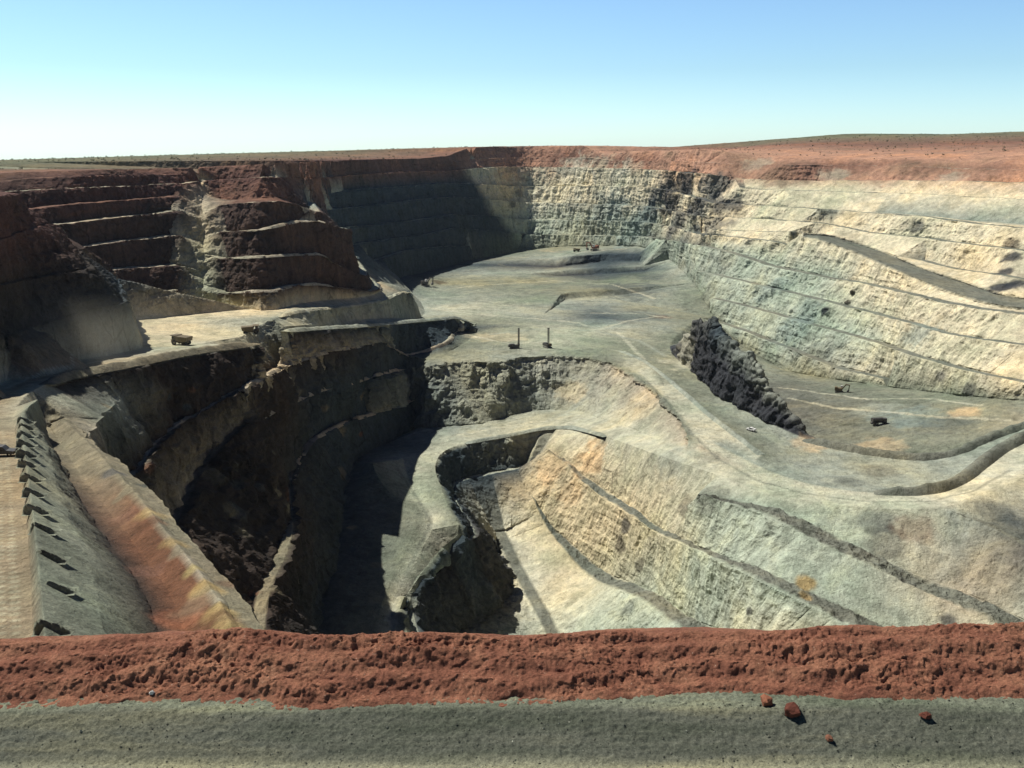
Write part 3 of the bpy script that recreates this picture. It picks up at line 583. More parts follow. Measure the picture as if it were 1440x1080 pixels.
def gravel_mat():
    m, nt, b = newmat('grey_gravel'); g = G(nt)
    c = g.ramp(g.noise(14, 7, .8), [(.27, (.075, .08, .068)), (.45, (.135, .14, .115)), (.6, (.17, .176, .145)), (.76, (.28, .275, .225))])
    c = g.mix(c, g.ramp(g.noise(48, 4, .75), [(.3, .35), (.48, .95), (.6, 1.15), (.75, 2.0)]), .9, 'MULTIPLY')
    c = g.mix(c, g.ramp(g.noise(1, 4, .6, vec=g.stretch(.35, 2.2, 1)), [(.35, (.72, .76, .72)), (.52, (1, 1, 1)), (.68, (1.4, 1.32, 1.15))]), 1, 'MULTIPLY')
    at = nt.nodes.new('ShaderNodeAttribute'); at.attribute_name = 'albedo'
    c = g.mix(c, at.outputs['Color'], 1, 'MULTIPLY')
    nt.links.new(c, b.inputs['Base Color'])
    nt.links.new(g.bump(g.noise(38, 5, .75), .018, .8), b.inputs['Normal']); return m
SOIL, GRAV = soil_mat(), gravel_mat()
GZ = -6.0
def edge_y(x): return 9.98 + .02*x + .10*vnoise(np.column_stack([x*.45, 0*x, 0*x]), 5) + .05*vnoise(np.column_stack([x*1.7, 0*x, 0*x]), 6)
def berm(p):
    x, y = p[:, 0], p[:, 1]; u = 720 + F*x/12.0
    y0 = edge_y(x)
    top = .345 + np.interp(u, [-400, 0, 250, 380, 520, 700, 900, 1090, 1150, 1300, 1440, 1900], [.0, .0, .03, .06, .04, -.01, -.04, -.04, .06, .075, .07, .05])*1.0
    t = y - y0; rise = np.interp(t, [-.45, -.1, .04, .14, .70, .92, 1.05, 1.35, 2, 4, 9], [-1.6, -.5, 0, .12, .88, 1.0, .97, .55, -.5, -4.0, -13])
    z = GZ + top*rise
    m = sstep(-.02, .2, t)*(1-sstep(.9, 1.3, t)); q = np.column_stack([x, y, z])
    pk = sstep(-.25, .35, vnoise(q*[.9, 2.5, 1], 77)); clod = .05*fbm(q*[2.2, 4, 3], 4, 3) + pk*(.035*fbm(q*[8, 12, 8], 3, 9, True) + .022*fbm(q*[22, 30, 22], 2, 12, True)) + .016*fbm(q*38, 2, 15)
    ridge = .020*np.sin((t + .12*vnoise(q*[.8, .3, 0], 21))*21)
    z = z + m*(clod + ridge - .02) + (1-m)*(.03*fbm(q*[2, 2, 2], 4, 33) + .008*fbm(q*18, 2, 40))*(t > 0)
    y = y - m*(.06*fbm(q*[5, 3, 6], 3, 44) + .03*fbm(q*18, 2, 47))
    return np.column_stack([x, y, z])
xs = np.unique(np.concatenate([np.linspace(-60, -7.2, 120), np.linspace(-7.2, 7.2, 950), np.linspace(7.2, 60, 120)]))
ys = np.concatenate([np.linspace(9.5, 9.85, 4), np.linspace(9.87, 11.3, 130), np.linspace(11.35, 19, 22)])
prop(grid('earth_berm', xs, ys, berm, SOIL), 'low red earth berm of raw clods along the edge of the gravel road', 'berm', 'structure')
def groad(p):
    x, y = p[:, 0], p[:, 1]; y0 = edge_y(x)
    bank = np.clip((y-9.2)/.62, 0, 1)                # a shallow bank up to the foot of the berm
    rut = np.interp(y, [-40, 8.6, 8.9, 9.2, 12], [0, 0, -.03, 0, 0])
    z = GZ - .23 + rut + .235*bank
    q = np.column_stack([x, y, z]); m = sstep(9.1, 9.4, y)
    z = z + .010*fbm(q*2, 3, 60) + m*(.016*fbm(q*[9, 13, 9], 3, 63, True)) + .010*fbm(q*30, 2, 66)
    return np.column_stack([x, y, z])
def gcol(p):
    y = p[:, 1] + .08*vnoise(p*[.7, .7, 0], 8); k = 1 - sstep(9.12, 9.34, y); j = sstep(9.78, 9.95, y)
    k2 = k*(1 - .45*np.exp(-((y-8.88)/.06)**2))
    return np.column_stack([.72 + .92*k2 + .34*j, .72 + .84*k2 + .38*j, .67 + .60*k2 + .30*j])  # bank darker than the road: its lesser light is put into the colour
ys = np.concatenate([np.linspace(-40, 7.5, 20), np.linspace(7.7, 10.25, 200)])
prop(grid('gravel_road', xs, ys, groad, GRAV, gcol), 'grey-green gravel road running past the lookout', 'road', 'structure')

# ------------------------------------------------------------------ small mesh kit for the machines
class MB:
    def __init__(s): s.v, s.f = [], []
    def add(s, V, Fs, M=None):
        k = len(s.v); s.v += [tuple((M @ Vector(p)) if M else Vector(p)) for p in V]; s.f += [tuple(k+i for i in f) for f in Fs]; return s
    def box(s, c, d, taper=1.0, M=None, bev=.06):
        x, y, z = (a/2 for a in d); t = taper; b = min(bev, x*.4, y*.4)
        ring = lambda zz, k: [(c[0]+sx*(x*k-(b if q else 0)), c[1]+sy*(y*k-(0 if q else b)), c[2]+zz) for sx, sy, q in ((-1,-1,0),(-1,-1,1),(1,-1,1),(1,-1,0),(1,1,0),(1,1,1),(-1,1,1),(-1,1,0))]
        return s.add(ring(-z, 1) + ring(z, t), [tuple(range(7, -1, -1)), tuple(range(8, 16))] + [(i, (i+1) % 8, 8+(i+1) % 8, 8+i) for i in range(8)], M)
    def prism(s, prof, y0, y1, M=None):        # outline in x, z extruded along y
        n = len(prof); V = [(x, y0, z) for x, z in prof] + [(x, y1, z) for x, z in prof]
        return s.add(V, [tuple(range(n)), tuple(range(2*n-1, n-1, -1))] + [(i, n+i, n+(i+1) % n, (i+1) % n) for i in range(n)], M)
    def wheel(s, c, r, w, n=20, M=None):       # axle along y
        prof = [(.35*r, -w*.5), (.85*r, -w*.5), (r, -w*.32), (r, w*.32), (.85*r, w*.5), (.35*r, w*.5)]; V = []
        for i in range(n):
            a = 2*math.pi*i/n
            V += [(c[0]+math.cos(a)*q, c[1]+h, c[2]+math.sin(a)*q) for q, h in prof]
        Fs = []
        for i in range(n):
            j = (i+1) % n
            for k in range(5): Fs.append((i*6+k, j*6+k, j*6+k+1, i*6+k+1))
            Fs.append((i*6+5, j*6+5, j*6, i*6))
        return s.add(V, Fs, M)
    def bar(s, a, b, r, n=6):
        a, b = Vector(a), Vector(b); q = (b-a).to_track_quat('Z', 'Y'); V = []
        for p in (a, b): V += [tuple(p + q @ Vector((r*math.cos(2*math.pi*i/n), r*math.sin(2*math.pi*i/n), 0))) for i in range(n)]
        return s.add(V, [tuple(range(n-1, -1, -1)), tuple(range(n, 2*n))] + [(i, (i+1) % n, n+(i+1) % n, n+i) for i in range(n)])
    def build(s, name, mat, parent=None):
        me = bpy.data.meshes.new(name); me.from_pydata([tuple(v) for v in s.v], [], s.f); me.materials.append(mat)
        o = bpy.data.objects.new(name, me); C.objects.link(o); o.parent = parent; return o
def paint(name, col, rough=.55, var=.5):
    m, nt, b = newmat(name); g = G(nt); b.inputs['Roughness'].default_value = rough; b.inputs['Specular IOR Level'].default_value = .4
    c = g.mix(col, (.30, .25, .17), g.ramp(g.noise(.9, 5, .65), [(.42, 0), (.75, var)])); nt.links.new(c, b.inputs['Base Color']); return m
YEL, RUB, STEEL, GLASS, WHITE, RED, DARKP = paint('dusty_yellow_paint', (.115, .085, .04)), paint('black_rubber', (.025, .025, .025), .9, .4), paint('worn_steel', (.10, .10, .10), .5), paint('dark_glass', (.02, .025, .03), .15, .2), paint('white_paint', (.75, .75, .72), .4, .3), paint('faded_red_paint', (.24, .075, .045)), paint('dark_dusty_paint', (.05, .05, .05), .5, .3)
# where the ground is: the highest triangle of the finished surface under a point
_tri = None
def ground(x, y):
    global _tri
    if _tri is None:
        a, b, c = Q[Fc[:, 0]], Q[Fc[:, 1]], Q[Fc[:, 2]]
        _tri = (a, b, c, np.minimum(np.minimum(a[:, 0], b[:, 0]), c[:, 0]), np.maximum(np.maximum(a[:, 0], b[:, 0]), c[:, 0]), np.minimum(np.minimum(a[:, 1], b[:, 1]), c[:, 1]), np.maximum(np.maximum(a[:, 1], b[:, 1]), c[:, 1]))
    a, b, c, x0, x1, y0, y1 = _tri
    k = np.nonzero((x0 <= x) & (x1 >= x) & (y0 <= y) & (y1 >= y))[0]
    A, B, D_ = a[k], b[k], c[k]; den = (B[:, 1]-D_[:, 1])*(A[:, 0]-D_[:, 0]) + (D_[:, 0]-B[:, 0])*(A[:, 1]-D_[:, 1]); den = np.where(np.abs(den) < 1e-12, 1e-12, den)
    l1 = ((B[:, 1]-D_[:, 1])*(x-D_[:, 0]) + (D_[:, 0]-B[:, 0])*(y-D_[:, 1]))/den; l2 = ((D_[:, 1]-A[:, 1])*(x-D_[:, 0]) + (A[:, 0]-D_[:, 0])*(y-D_[:, 1]))/den
    ok = (l1 >= -1e-6) & (l2 >= -1e-6) & (l1+l2 <= 1+1e-6)
    return float((l1*A[:, 2] + l2*B[:, 2] + (1-l1-l2)*D_[:, 2])[ok].max()) if ok.any() else 0.0
def spot(u, v, z):
    """stand a thing where the line of sight through (u, v) meets the ground near height z"""
    d = ray(u, v); p = d*(z/d[2])
    for _ in range(12):
        g_ = ground(p[0], p[1]); p = d*((p[2]*.4 + g_*.6)/d[2])
    return Vector((p[0], p[1], ground(p[0], p[1])))
def root(name, label, cat, loc, rz=0, group=None, scale=1.0):
    o = bpy.data.objects.new(name, None); C.objects.link(o); o.location = loc; o.rotation_euler = (0, 0, rz); o.scale = (scale,)*3
    o.empty_display_size = .5; return prop(o, label, cat, None, group)
def dup(src, label, loc, rz, scale=None):
    r_ = src.copy(); C.objects.link(r_); r_.location = loc; r_.rotation_euler = (0, 0, rz); r_['label'] = label
    if scale: r_.scale = (scale,)*3
    for ch in src.children:
        c_ = ch.copy(); C.objects.link(c_); c_.parent = r_
        for g_ in ch.children:
            d_ = g_.copy(); C.objects.link(d_); d_.parent = c_
    return r_
# --- haul trucks (front towards +x)
def haul_truck(label, loc, rz, group):
    t = root('haul_truck', label, 'haul truck', loc, rz, group)
    MB().prism([(-6.2, 5.3), (-5.6, 2.9), (-2.2, 2.5), (2.2, 3.1), (3.0, 5.9), (6.4, 6.2), (6.4, 6.5), (2.4, 6.5), (1.6, 5.9), (-5.9, 5.6)], -3.4, 3.4).build('tray', YEL, t)
    MB().box((0.6, 0, 2.0), (11.0, 2.4, .9)).box((4.9, 0, 2.4), (2.6, 5.6, 1.5)).box((5.2, 0, 3.6), (1.6, 6.6, .3)).build('chassis', YEL, t)
    cab = MB().box((4.6, 1.7, 4.7), (2.0, 2.2, 2.0), .94).build('cab', YEL, t); MB().box((5.62, 1.7, 5.0), (.08, 1.9, 1.0)).box((4.6, 2.83, 5.0), (1.4, .08, 1.0)).build('window', GLASS, cab)
    for x, ws in ((4.0, (-2.7, 2.7)), (-3.3, (-2.6, -1.6, 1.6, 2.6))):
        for y in ws: MB().wheel((x, y, 1.65), 1.65, .95).build('wheel', RUB, t)
    return t
ht = haul_truck('dusty haul truck raising a dust plume on the road below the left wall', spot(256, 485, -100), R(160), 'haul trucks on the pit roads'); ht.scale = (.82,)*3
dup(ht, 'dark haul truck at the top of the ramp by the toe of the red-brown spur', spot(352, 469, -105), R(15))
dup(ht, 'small haul truck beside the red shovel on the far floor', spot(811, 354, -146), R(170))
# --- drill rigs
def drill_rig(label, loc, rz, group):
    t = root('drill_rig', label, 'drill rig', loc, rz, group)
    MB().box((-1.5, 0, 2.4), (8.5, 3.4, 1.9)).box((-2.6, 0, 3.7), (4.5, 3.0, .8)).build('machinery_house', DARKP, t)
    cab = MB().box((3.4, .9, 3.2), (2.0, 1.6, 2.2), .95).build('cab', YEL, t); MB().box((4.44, .9, 3.5), (.06, 1.3, 1.1)).build('window', GLASS, cab)
    for y in (-1.9, 1.9): MB().prism([(-4, .2), (-3.4, 0), (3.4, 0), (4, .4), (3.6, 1.1), (-3.6, 1.1), (-4.1, .8)], y-.45, y+.45).build('track', STEEL, t)
    m = MB()
    for x, y in ((2.6, -1.7), (3.7, -1.7), (2.6, -.6), (3.7, -.6)): m.bar((x, y, .4), (x, y, 17.5), .16)
    for k in range(14):
        z = .8 + k*1.2; m.bar((2.6, -1.7, z), (3.7, -1.7, z+1.1), .08); m.bar((2.6, -.6, z+1.1), (3.7, -.6, z), .08); m.bar((2.6, -1.7, z), (2.6, -.6, z+1.1), .08)
    m.box((3.15, -1.15, 17.6), (1.5, 1.5, .6)).bar((3.15, -1.15, .3), (3.15, -1.15, 16.5), .2); m.build('mast', DARKP, t)
    return t
dr = drill_rig('tall drill rig with its mast up, left of the pair on the pit floor', spot(724, 490, -166), R(10), 'drill rigs on the pit floor')
dup(dr, 'drill rig with its mast up, right of the pair on the pit floor', spot(770, 489, -166), R(-60))
# --- shovels and diggers (arm towards +x)
def shovel(label, loc, rz, group, paint_, scale):
    t = root('excavator', label, 'excavator', loc, rz, group, scale)
    MB().box((-.8, 0, 3.6), (7.0, 5.4, 2.6)).box((-3.2, 0, 4.2), (2.4, 5.0, 3.0)).build('house', paint_, t)
    cab = MB().box((2.0, 1.9, 5.6), (2.0, 1.7, 2.4), .95).build('cab', WHITE, t); MB().box((3.03, 1.9, 5.8), (.06, 1.4, 1.3)).build('window', GLASS, cab)
    for y in (-2.4, 2.4): MB().prism([(-4, .5), (-3.4, 0), (3.4, 0), (4, .5), (3.6, 1.6), (-3.6, 1.6)], y-.7, y+.7).build('track', STEEL, t)
    MB().prism([(1.8, 3.2), (2.6, 2.9), (6.2, 8.2), (9.4, 8.0), (9.4, 8.8), (5.6, 9.2)], -.9, .3).build('boom', paint_, t)
    st = MB().prism([(9.0, 8.9), (9.8, 8.6), (9.2, 2.6), (8.3, 2.8)], -.7, .1).build('stick', paint_, t)
    MB().prism([(9.6, 3.2), (8.0, 3.4), (6.9, 1.9), (7.6, .7), (9.5, .9), (9.0, 1.7)], -1.6, 1.0).build('bucket', STEEL, st)
    return t
shovel('red shovel with a pale cab loading on the far pit floor', spot(836, 352.5, -142), R(200), None, RED, 1.35)
shovel('dark digger beside the heap of brown spoil at the shaded end of the floor', spot(598, 402, -157), R(30), 'diggers in the pit', DARKP, 1.1)
shovel('muddy digger among loose rock on the upper side of the right basin', spot(1180, 552, -196), R(-20), 'diggers in the pit', YEL, .8)
# --- water truck and light vehicles
def tanker(label, loc, rz):
    t = root('water_truck', label, 'water truck', loc, rz)
    m = MB(); n = 16; V = []
    for x in (-5.5, 2.2): V += [(x, 1.7*math.cos(2*math.pi*i/n), 3.6 + 1.5*math.sin(2*math.pi*i/n)) for i in range(n)]
    m.add(V, [tuple(range(n)), tuple(range(2*n-1, n-1, -1))] + [(i, n+i, n+(i+1) % n, (i+1) % n) for i in range(n)]).build('tank', DARKP, t)
    MB().box((-.5, 0, 1.8), (11, 2.2, .7)).build('chassis', STEEL, t)
    cab = MB().box((3.9, 0, 3.2), (2.4, 3.2, 2.6), .92).build('cab', DARKP, t); MB().box((5.08, 0, 3.7), (.08, 2.6, 1.0)).build('window', GLASS, cab)
    for x in (4.0, -2.4, -4.4):
        for y in (-1.6, 1.6): MB().wheel((x, y, 1.1), 1.1, .7).build('wheel', RUB, t)
tanker('dark water truck parked alone in the middle of the right basin', spot(1236, 597, -190), R(10))
def ute(label, loc, rz, mat, group=None, scale=1.0):
    t = root('four_wheel_drive', label, 'car', loc, rz, group, scale)
    MB().prism([(-2.5, .55), (2.4, .55), (2.5, 1.05), (1.1, 1.2), (-2.5, 1.2)], -.92, .92).build('body', mat, t)
    cab = MB().prism([(1.1, 1.2), (.5, 1.85), (-1.0, 1.9), (-1.2, 1.2)], -.82, .82).build('cab', mat, t)
    MB().prism([(.98, 1.26), (.5, 1.78), (-.95, 1.82), (-1.08, 1.26)], -.84, .84).build('window', GLASS, cab)
    MB().box((-1.9, 0, 1.35), (1.2, 1.84, .3)).build('tray', mat, t)
    for x in (1.55, -1.5):
        for y in (-.82, .82): MB().wheel((x, y, .42), .42, .28, 14).build('wheel', RUB, t)
    return t
ute('white utility car beside the rib coloured dark for shade on the road', spot(1056, 606, -176), R(130), WHITE, None, 1.3)
ute('made-up dark four-wheel drive in place of a shadow on the haul road by the left edge', spot(3, 641, -70), R(5), DARKP, None, 1.35)  # car added where only a shadow lies across the road

# ------------------------------------------------------------------ heaps tipped along the windrow
def heap(seed):
    """a tipped heap: a steep end wall towards the lookout, a ridge that falls away to the right"""
    xs_ = np.linspace(-1.0, 1.0, 40); ys_ = np.linspace(-.5, 1.2, 24); XX, YY = np.meshgrid(xs_, ys_, indexing='ij')
    t = (XX+1)/2; crest = np.interp(t, [0, .06, .2, .75, 1], [0, .75, 1, .45, 0])
    sh = np.where(YY < 0, np.clip(1 + YY/.12, 0, 1), np.clip(1 - YY/1.15, 0, 1)); p = np.column_stack([XX.ravel(), YY.ravel(), (crest*sh).ravel()])
    q = p + seed*7.7; p[:, 2] += .07*fbm(q*5, 3, seed) * (p[:, 2] > .02); p[:, 1] += .05*fbm(q*4, 2, seed+3); p[:, 0] += .05*fbm(q*4, 2, seed+9)
    p *= [2.3, 1.9, 2.05]; p[:, 2] -= .5
    n, m = 40, 24; i = np.arange((n-1)*(m-1)); a = (i // (m-1))*m + i % (m-1)
    return p, np.column_stack([a, a+m, a+m+1, a+1])
ORD = ['nearest', 'second', 'third', 'fourth', 'fifth', 'sixth', 'seventh', 'eighth', 'ninth', 'tenth', 'eleventh', 'twelfth', 'thirteenth', 'fourteenth', 'fifteenth', 'sixteenth', 'seventeenth', 'eighteenth']
hp = [(62, 888), (71, 832), (59, 788), (49, 748), (39, 721), (35, 697), (31, 676), (26, 656), (25, 642), (24, 628), (24, 615), (25, 604), (24, 595), (24, 586), (25, 578)]
WAN = np.array([.25, .26, .195])
for k, (u, v) in enumerate(hp):
    p, f = heap(k % 4); o = np_mesh('rock_heap', p, f, ROCK, np.tile(WAN*(1+.1*math.sin(k*2.1)), (len(p), 1)), True)
    loc = spot(u + 12, v - 2, -60 - 25*(890-v)/320); o.location = loc; o.rotation_euler = (R(-2), R(3), R(8 + 4*math.sin(k*1.7)))
    s_ = (1.0, .95, 1.05, 1.0, 1.02, .95)[k % 6]; o.scale = (s_, s_, s_)
    prop(o, f'{ORD[k]} tipped rock heap on the left windrow counted from the red berm' if k else 'nearest tipped rock heap on the left windrow, just above the red berm', 'rock heap', None, 'rock heaps along the left windrow')

# ------------------------------------------------------------------ windrows along the road edges
def windrow(path, label, h, half, col, inset=0.0, seed=0, gaps=False):
    Pp = spline(path, 1.6); Pp = offset(Pp, inset); n = len(Pp); prof = np.array([-1.25, -.8, -.4, 0, .4, .8, 1.25]); hz = np.array([-.35, .3, .82, 1.0, .82, .3, -.35])
    V = []; rows = [offset(Pp, half*a) for a in prof]
    gap = sstep(-.45, -.1, vnoise(Pp/14, seed+7)) if gaps else 1
    hh = gap*h*(1 + .28*vnoise(Pp/9, seed) + .16*vnoise(Pp/3, seed+1))*np.clip(np.minimum(np.arange(n), np.arange(n)[::-1])/8, 0.05, 1)
    for r_, z in zip(rows, hz):
        q = r_.copy(); q[:, 2] += hh*z + .12*vnoise(q/2, seed+2)
        V.append(q)
    V = np.stack(V, 1).reshape(-1, 3); m = len(prof); i = np.arange((n-1)*(m-1)); a = (i // (m-1))*m + i % (m-1)
    o = np_mesh('windrow', V, np.column_stack([a, a+1, a+m+1, a+m]), ROCK, np.tile(COL[col], (len(V), 1)), True)
    prop(o, label, 'windrow', 'structure')
windrow(REG['ea'][proj(REG['ea'])[0] > 1112], 'dark windrow between the right haul road and the basin', 3.4, 4.5, 'bench', 0, 1)
windrow(REG['rb'][(proj(REG['rb'])[0] > 1225) | (np.arange(len(REG['rb'])) > len(REG['rb'])*.7)], 'dark windrow along the inner side of the curving right haul road', 4.2, 5.0, 'bench', 0, 2)
windrow(REG['rre'], 'low pale windrow beside the haul road curving off the pit floor', 1.5, 2.4, 'grey', 1.5, 8)
windrow(REG['W1'], 'pale windrow on the crest of the lower wing ramp', 1.6, 2.6, 'grey', -1, 3)
windrow(pick(REG['roadR'], 60, 372)[::-1] if False else REG['roadR'][proj(REG['roadR'])[1] < 545], 'windrow on the outer edge of the left haul road', 2.0, 3.0, 'soil', 0, 4)
windrow(REG['P0'][(proj(REG['P0'])[0] > 640) & (proj(REG['P0'])[0] < 860) & (proj(REG['P0'])[1] < 640)], 'low windrow on the lip of the deep inner pit', 1.3, 2.6, 'grey', 0, 5)

def part_of(n_, u0, u1, ymax=1e9):
    P_ = REG[n_]; u_ = proj(P_)[0]; 
    m_ = (u_ >= u0) & (u_ <= u1) & (P_[:, 1] < ymax) & (P_[:, 1] > 480); i_ = np.nonzero(m_)[0]      # one unbroken run of the crest
    b_ = np.split(i_, np.nonzero(np.diff(i_) > 1)[0] + 1); return P_[max(b_, key=len)]
for n_, u0, u1, ym, h_, c_, lab in (('C1', 300, 645, 1e9, 2.1, 'tan', 'first inner bench under the wing ramp'), ('D', 310, 572, 1e9, 2.1, 'tan', 'second inner bench under the wing ramp'), ('E', 410, 588, 1e9, 2.0, 'tan', 'third inner bench under the wing ramp'),
        ('K', 385, 580, 1e9, 1.6, 'road', 'upper wing ramp'), ('J4', 311, 500, 860, 1.6, 'tan', 'lowest bench of the red-brown spur'), ('J3', 311, 480, 860, 1.6, 'tan', 'middle bench of the red-brown spur'), ('J2', 311, 470, 860, 1.6, 'tan', 'upper bench of the red-brown spur')):
    windrow(part_of(n_, u0, u1, ym), 'pale crumbly windrow added to catch sun on the ' + lab, h_*.8, 1.9, c_, .2, len(lab), True)  # added on bench crests so the sun draws them as pale lines

# ------------------------------------------------------------------ stones lying in the foreground
def stone(name, label, u, v, r, col, flat=.8, seed=1, cat='rock', group=None):
    d = ray(u, v); c = d*(GZ/d[2])
    for _ in range(6):
        q_ = c[None].copy(); q_[0, 2] = 0; zg = max(groad(q_)[0, 2], berm(q_)[0, 2]); c = d*(zg/d[2])
    import bmesh
    rg = np.random.default_rng(seed); D_ = rg.standard_normal((22, 3)); D_ /= np.linalg.norm(D_, axis=1)[:, None]
    bm = bmesh.new()
    for q in D_*(.82 + .3*rg.random((22, 1)))*[r, r*.85, r*flat]: bm.verts.new(q)
    bmesh.ops.convex_hull(bm, input=bm.verts); bmesh.ops.triangulate(bm, faces=bm.faces)
    bmesh.ops.subdivide_edges(bm, edges=bm.edges, cuts=3, use_grid_fill=True); bm.verts.index_update()
    V = np.array([v_.co for v_ in bm.verts]); f = [[q.index for q in fc.verts] for fc in bm.faces]; bm.free()
    V = V*(1 + .07*fbm(V/r*2.2 + seed*3.1, 3, seed) + .03*fbm(V/r*7, 2, seed+5, True))[:, None]
    m, nt, b = newmat(name+'_stone'); g = G(nt)
    c_ = g.mix(tuple(x*.6 for x in col), tuple(min(1, x*1.3) for x in col), g.noise(9, 6, .7)); nt.links.new(c_, b.inputs['Base Color']); nt.links.new(g.bump(g.noise(20, 5, .7), .03, .7), b.inputs['Normal'])
    o = np_mesh(name, V, np.array(f), m, None, False); o.location = (c[0], c[1], c[2] + r*flat*.5); o.rotation_euler = (0, 0, seed)
    return prop(o, label, cat, None, group)
RC = (.13, .045, .03)
stone('rock', 'dark red angular rock lying on the gravel below the berm, largest of the loose rocks', 1114, 1004, .105, RC, .95, 1)
stone('rock', 'orange lit rock at the foot of the berm beside the dark red rock', 1077, 990, .085, (.26, .105, .06), .8, 2)
stone('rock', 'small dark red rock on the gravel at the right, apart from the others', 1301, 1009, .065, RC, .8, 3)
stone('rock', 'white stone at the foot of the red berm near the left end', 214, 976, .035, (.72, .70, .64), .9, 4)
stone('rock', 'dark clod at the foot of the berm, left of the white stone', 137, 972, .09, (.16, .05, .03), .7, 5)
stone('rock', 'dark red clod stuck at the foot of the berm near the middle', 452, 976, .10, (.2, .06, .035), .9, 6)
stone('rock', 'small rusty stone on the lower gravel at the right', 1166, 1040, .05, (.2, .09, .055), .7, 8)
# loose pebbles over the road: nobody could count them
rng = np.random.default_rng(3); n_ = 5000
px_ = rng.uniform(-7, 7, n_); py_ = 8.3 + 1.75*rng.random(n_)**.8; g0 = groad(np.column_stack([px_, py_, 0*px_]))
sz = .004 + .012*rng.random(n_)**4; oc = np.array([(1,0,0),(-1,0,0),(0,1,0),(0,-1,0),(0,0,.8),(0,0,-.8)]); of = np.array([(0,2,4),(2,1,4),(1,3,4),(3,0,4),(2,0,5),(1,2,5),(3,1,5),(0,3,5)])
Vp = (g0[:, None, :] + oc[None]*sz[:, None, None]*(1 + .5*rng.standard_normal((n_, 6, 1))*.5)).reshape(-1, 3)
shade = rng.choice([.10, .16, .22, .34, .5], n_, p=[.25, .3, .25, .15, .05]); cp = np.repeat(shade[:, None]*np.array([1, .98, .78]), 6, 0)
prop(np_mesh('gravel', Vp, (of[None] + 6*np.arange(n_)[:, None, None]).reshape(-1, 3), ROCK, cp), 'loose grey pebbles scattered over the gravel road', 'gravel', 'stuff')

# ------------------------------------------------------------------ scrub on the plateau
def leaf_mat():
    m, nt, b = newmat('scrub_leaves'); g = G(nt); c = g.ramp(g.noise(.09, 3), [(.3, (.045, .055, .03)), (.7, (.10, .105, .055))]); nt.links.new(c, b.inputs['Base Color']); return m
LEAF = leaf_mat()
def bushes(centres, sizes, k, seed):
    rg = np.random.default_rng(seed); n = len(centres); D_ = rg.standard_normal((n, k, 3)); D_ /= np.linalg.norm(D_, axis=2)[..., None]
    c = centres[:, None] + D_*sizes[:, None, None]*(.35+.65*rg.random((n, k, 1)))*[1, 1, .62] + np.array([0, 0, .5])*sizes[:, None, None]
    t = rg.standard_normal((n, k, 3, 3))*.32*sizes[:, None, None, None]; V = (c[:, :, None] + t).reshape(-1, 3)
    return V, np.arange(len(V)).reshape(-1, 3)
cs = []
for _ in range(2600):
    u, v0 = rng.uniform(-60, 1500), 0
    Y = rng.uniform(800, 2150)
    x = (u-720)/F*Y
    cs.append((x, Y))
from mathutils.bvhtree import BVHTree
pf = ft == TAGS.index('plateau'); pu, pinv = np.unique(Fc[pf], return_inverse=True)
bv = BVHTree.FromPolygons([tuple(p) for p in Q[pu]], pinv.reshape(-1, 3).tolist())
cc = []
for x, y in cs:
    h = bv.ray_cast(Vector((x, y, 500)), Vector((0, 0, -1)))
    if h[0] is not None and h[1].z > .9: cc.append(tuple(h[0]))
cc = np.array(cc); V, f = bushes(cc, .7 + 1.3*rng.random(len(cc))**2, 14, 5)
prop(np_mesh('scrub', V, f, LEAF), 'dark olive scrub dotted over the land above the pit', 'scrub', 'stuff')
def tree(label, u, v, z, h, group=None):
    t = root('tree', label, 'tree', spot(u, v, z), 0, group); m = MB(); m.bar((0, 0, -.4), (.2, 0, h*.45), h*.045)
    for a in range(5): m.bar((.2, 0, h*.4), (.2+math.cos(a*1.3)*h*.25, math.sin(a*1.3)*h*.25, h*.72), h*.02)
    m.build('trunk', paint('bark', (.12, .09, .07), .9, .2) if 'bark' not in bpy.data.materials else bpy.data.materials['bark'], t)
    rg = np.random.default_rng(int(u)); cl = rg.standard_normal((16, 3))*[h*.26, h*.26, h*.13] + [0, 0, h*.72]; V, f = bushes(cl, np.full(16, h*.17), 30, int(u)+1)
    np_mesh('crown', V, f, LEAF, parent=t)
tree('lone dark tree on the olive slope above the right wall', 1293, 217, -6, 9)

# ------------------------------------------------------------------ dust behind the truck, haze over the pit
def volume(name, density, color, label, aniso=.3):
    m = bpy.data.materials.new(name); m.use_nodes = True; nt = m.node_tree; nt.nodes.clear(); out = nt.nodes.new('ShaderNodeOutputMaterial'); pv = nt.nodes.new('ShaderNodeVolumePrincipled')
    pv.inputs['Color'].default_value = (*color, 1); pv.inputs['Density'].default_value = density; pv.inputs['Anisotropy'].default_value = aniso; nt.links.new(pv.outputs[0], out.inputs['Volume']); return m, nt, pv
dm, nt_, pv_ = volume('road_dust', .02, (.62, .58, .46), '')
tc_ = nt_.nodes.new('ShaderNodeTexCoord'); vm_ = nt_.nodes.new('ShaderNodeVectorMath'); vm_.operation = 'LENGTH'; nt_.links.new(tc_.outputs['Object'], vm_.inputs[0])
rp_ = nt_.nodes.new('ShaderNodeMapRange'); rp_.inputs[1].default_value = 1.0; rp_.inputs[2].default_value = .1; rp_.inputs[3].default_value = 0; rp_.inputs[4].default_value = 1; nt_.links.new(vm_.outputs['Value'], rp_.inputs[0])
ns_ = nt_.nodes.new('ShaderNodeTexNoise'); ns_.inputs['Scale'].default_value = 2.2; ns_.inputs['Detail'].default_value = 4; nt_.links.new(tc_.outputs['Object'], ns_.inputs['Vector'])
mm_ = nt_.nodes.new('ShaderNodeMath'); mm_.operation = 'MULTIPLY'; nt_.links.new(rp_.outputs[0], mm_.inputs[0]); nt_.links.new(ns_.outputs['Fac'], mm_.inputs[1])
